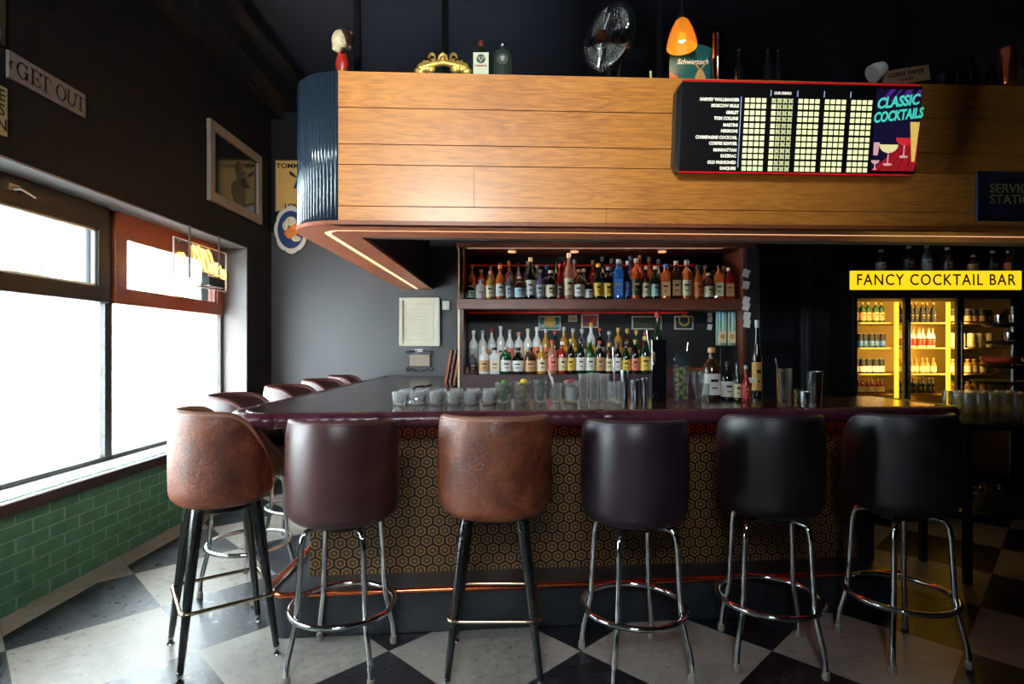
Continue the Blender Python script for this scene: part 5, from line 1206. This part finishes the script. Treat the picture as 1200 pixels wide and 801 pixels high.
# ================================================================== STOOLS
def interp(tab, x):
    for (a, b_), (c_, d_) in zip(tab[:-1], tab[1:]):
        if x <= c_:
            u = (x-a)/(c_-a); u = u*u*(3-2*u) if False else u; return b_+(d_-b_)*u
    return tab[-1][1]
RIM = [(0, 1.0), (60, .99), (80, .98), (92, .935), (102, .85), (120, .62), (143, .33), (165, .12), (180, .08)]
def make_stool(kind, R, zt, zb, shell, piping, seatm, name='bar_stool'):
    t = thing(name, None, 'bar stool')
    nphi = 72; ns = 18; th = .032
    def rimz(phi):
        d = abs((phi+180) % 360-180); s = sum(interp(RIM, min(180, max(0, abs(d+q)))) if abs(d+q) <= 180 else interp(RIM, 360-abs(d+q)) for q in (-8, -4, 0, 4, 8))/5
        return zb+(zt-zb)*s
    rb = .07
    def rad(z, ins=0):
        rr = R-.004*abs((z-(zb+zt)/2)/((zt-zb)/2))**2
        if z < zb+rb: q = (zb+rb-z)/rb; rr = rr-rb+rb*sqrt(max(0, 1-q*q))
        if z > zt-.08: rr -= .010*((z-zt+.08)/.08)**2
        return rr-ins
    vs = []; fs = []; rim = []
    for k in range(nphi):
        phi = 360*k/nphi; d = (sin(radians(phi)), -cos(radians(phi))); H_ = rimz(phi); col = []
        col.append((0.0, 0.0, zb))
        for i in range(ns+1):
            s = (i/ns)**1.35; z = zb+(H_-zb)*s; r_ = rad(z); col.append((r_*d[0], r_*d[1], z))
        top = col[-1]; rim.append(((rad(H_)-th/2)*d[0], (rad(H_)-th/2)*d[1], H_-.002))
        zi = zb+.05
        for i in range(ns+1):
            s = 1-i/ns; z = zi+(H_-zi)*s; r_ = rad(max(z, zb+rb), th); col.append((r_*d[0], r_*d[1], z))
        col.append((0, 0, zi))
        vs += col
    m = len(vs)//nphi
    for k in range(nphi):
        k2 = (k+1) % nphi
        for i in range(m-1): fs.append((k*m+i, k2*m+i, k2*m+i+1, k*m+i+1))
    mb = MB(); mb.add(vs, fs); mb.obj('backrest', shell, t, smooth=70)
    MB().tube(rim, th*.56, 8, closed=True).obj('piping', piping, t, smooth=70)
    # cushion
    sr = R-.045; sz = zb+.06
    prof = [(sr*.94, sz), (sr, sz+.03), (sr*.98, sz+.06), (sr*.85, sz+.082), (sr*.5, sz+.094), (0.0001, sz+.096)]
    MB().lathe(prof, 32, T_((0, .025, 0))).obj('seat_cushion', seatm, t, smooth=70)
    MB().lathe([(.10, zb-.035), (.11, zb-.03), (.11, zb-.005), (.15, zb+.004)], 20).obj('swivel_plate', M_steelblack, t, smooth=40)
    if kind == 'chrome':
        for k in range(4):
            a = radians(45+90*k); prof = [(.07, zb-.022), (.135, zb-.022), (.170, zb-.03), (.184, zb-.055), (.190, zb-.10), (.205, .29), (.208, .25), (.218, .21), (.243, .11), (.249, .075), (.252, .012)]
            lg = MB().tube([(r_*cos(a), r_*sin(a), z) for r_, z in prof], .0122, 10).obj('leg', M_chrome, t, smooth=60)
            MB().lathe([(.014, 0), (.017, .004), (.015, .035), (.012, .037)], 14, T_((.252*cos(a), .252*sin(a), 0))).obj('rubber_foot', M_rubber, lg, smooth=40)
        MB().tube([(.224*cos(2*pi*k/48), .224*sin(2*pi*k/48), .262) for k in range(48)], .0128, 10, closed=True).obj('foot_ring', M_chrome, t, smooth=60)
    else:
        for k in range(4):
            a = radians(45+90*k); p = [(.16, zb+.0), (.175, zb-.05), (.27, .035)]
            lg = MB().tube([(r_*cos(a), r_*sin(a), z) for r_, z in p], [.029, .027, .013], 14).obj('leg', M_blackleg, t, smooth=60)
            MB().lathe([(.016, 0), (.018, .003), (.012, .014), (.010, .045), (.013, .046)], 14, T_((.272*cos(a), .272*sin(a), 0))).obj('metal_foot', M_chrome, lg, smooth=40)
        pts = []; s = .188; c_ = .03
        for (cx, cy, a0) in ((s-c_, s-c_, 0), (-s+c_, s-c_, 90), (-s+c_, -s+c_, 180), (s-c_, -s+c_, 270)):
            for q in range(5): a = radians(a0+22.5*q); pts.append((cx+c_*cos(a)*1.0, cy+c_*sin(a), .275))
        dn = []
        for a, b_ in zip(pts, pts[1:]+pts[:1]):
            kk = max(1, int(math.dist(a, b_)/.03)); dn += [tuple(a[j]+(b_[j]-a[j])*q/kk for j in range(3)) for q in range(kk)]
        MB().tube(dn, .009, 8, closed=True).obj('foot_ring', M_brassy, t, smooth=60)
    return t
M_brassy = mat('worn_nickel', (190, 168, 140), .2, 1)
def put(t, x, y, face, legs, label, first=True):
    """face: heading of the open front in degrees (90 = towards the back wall); legs: leg heading"""
    t.location = (x, y, 0); t.rotation_euler = (0, 0, radians(face-90))
    t['label'] = label; t['group'] = 'bar stools around the bar'
    for ch in t.children:
        if ch.name.split('.')[0] in ('leg', 'foot_ring'): ch.rotation_euler = (0, 0, radians(legs-(face-90)-45))
    return t
Pp_w = mat('wine_piping', (90, 54, 54), .4); Pp_b = mat('tan_piping', (150, 104, 84), .4); Pp_p = mat('dark_piping', (44, 34, 44), .4)
s1 = make_stool('black', .222, 1.112, .69, M_brownleather, Pp_b, M_wine)
put(s1, -1.345, 2.62, 45, -9, 'crackled brown leather stool on black legs at the bar corner by the window')
s3 = make_stool('black', .252, 1.105, .68, M_brownleather, Pp_b, M_wine)
put(s3, -.075, 2.50, 90, 45, 'crackled brown leather stool on black legs in the middle of the bar front')
s2 = make_stool('chrome', .243, 1.085, .645, M_wine, Pp_w, M_wine)
put(s2, -.75, 2.505, 90, 42, 'wine brown stool on chrome legs between the two crackled leather stools')
s4 = make_stool('chrome', .234, 1.085, .645, M_plum, Pp_p, M_plum)
put(s4, .541, 2.495, 90, 59, 'plum coloured stool on chrome legs just past the middle crackled stool')
s5 = make_stool('chrome', .230, 1.095, .655, M_aub, Pp_p, M_aub)
put(s5, 1.18, 2.583, 90, 35, 'dark aubergine chrome stool, second from the open end of the bar')
s6 = dup(s5); put(s6, 1.80, 2.618, 90, 50, 'dark aubergine chrome stool at the open end of the bar')
for i, (x, y, l) in enumerate(((-1.53, 3.28, 'wine brown stool on the window side of the bar, nearest the corner'), (-1.53, 4.05, 'second wine brown stool along the window side of the bar'),
                               (-1.55, 4.80, 'third wine brown stool along the window side of the bar'), (-1.56, 5.5, 'wine brown stool on the window side nearest the back wall'))):
    s = dup(s2); s.scale = (1, 1, 1.03); put(s, x, y, [8, 0, -4, 5][i], 30+i*17, l)
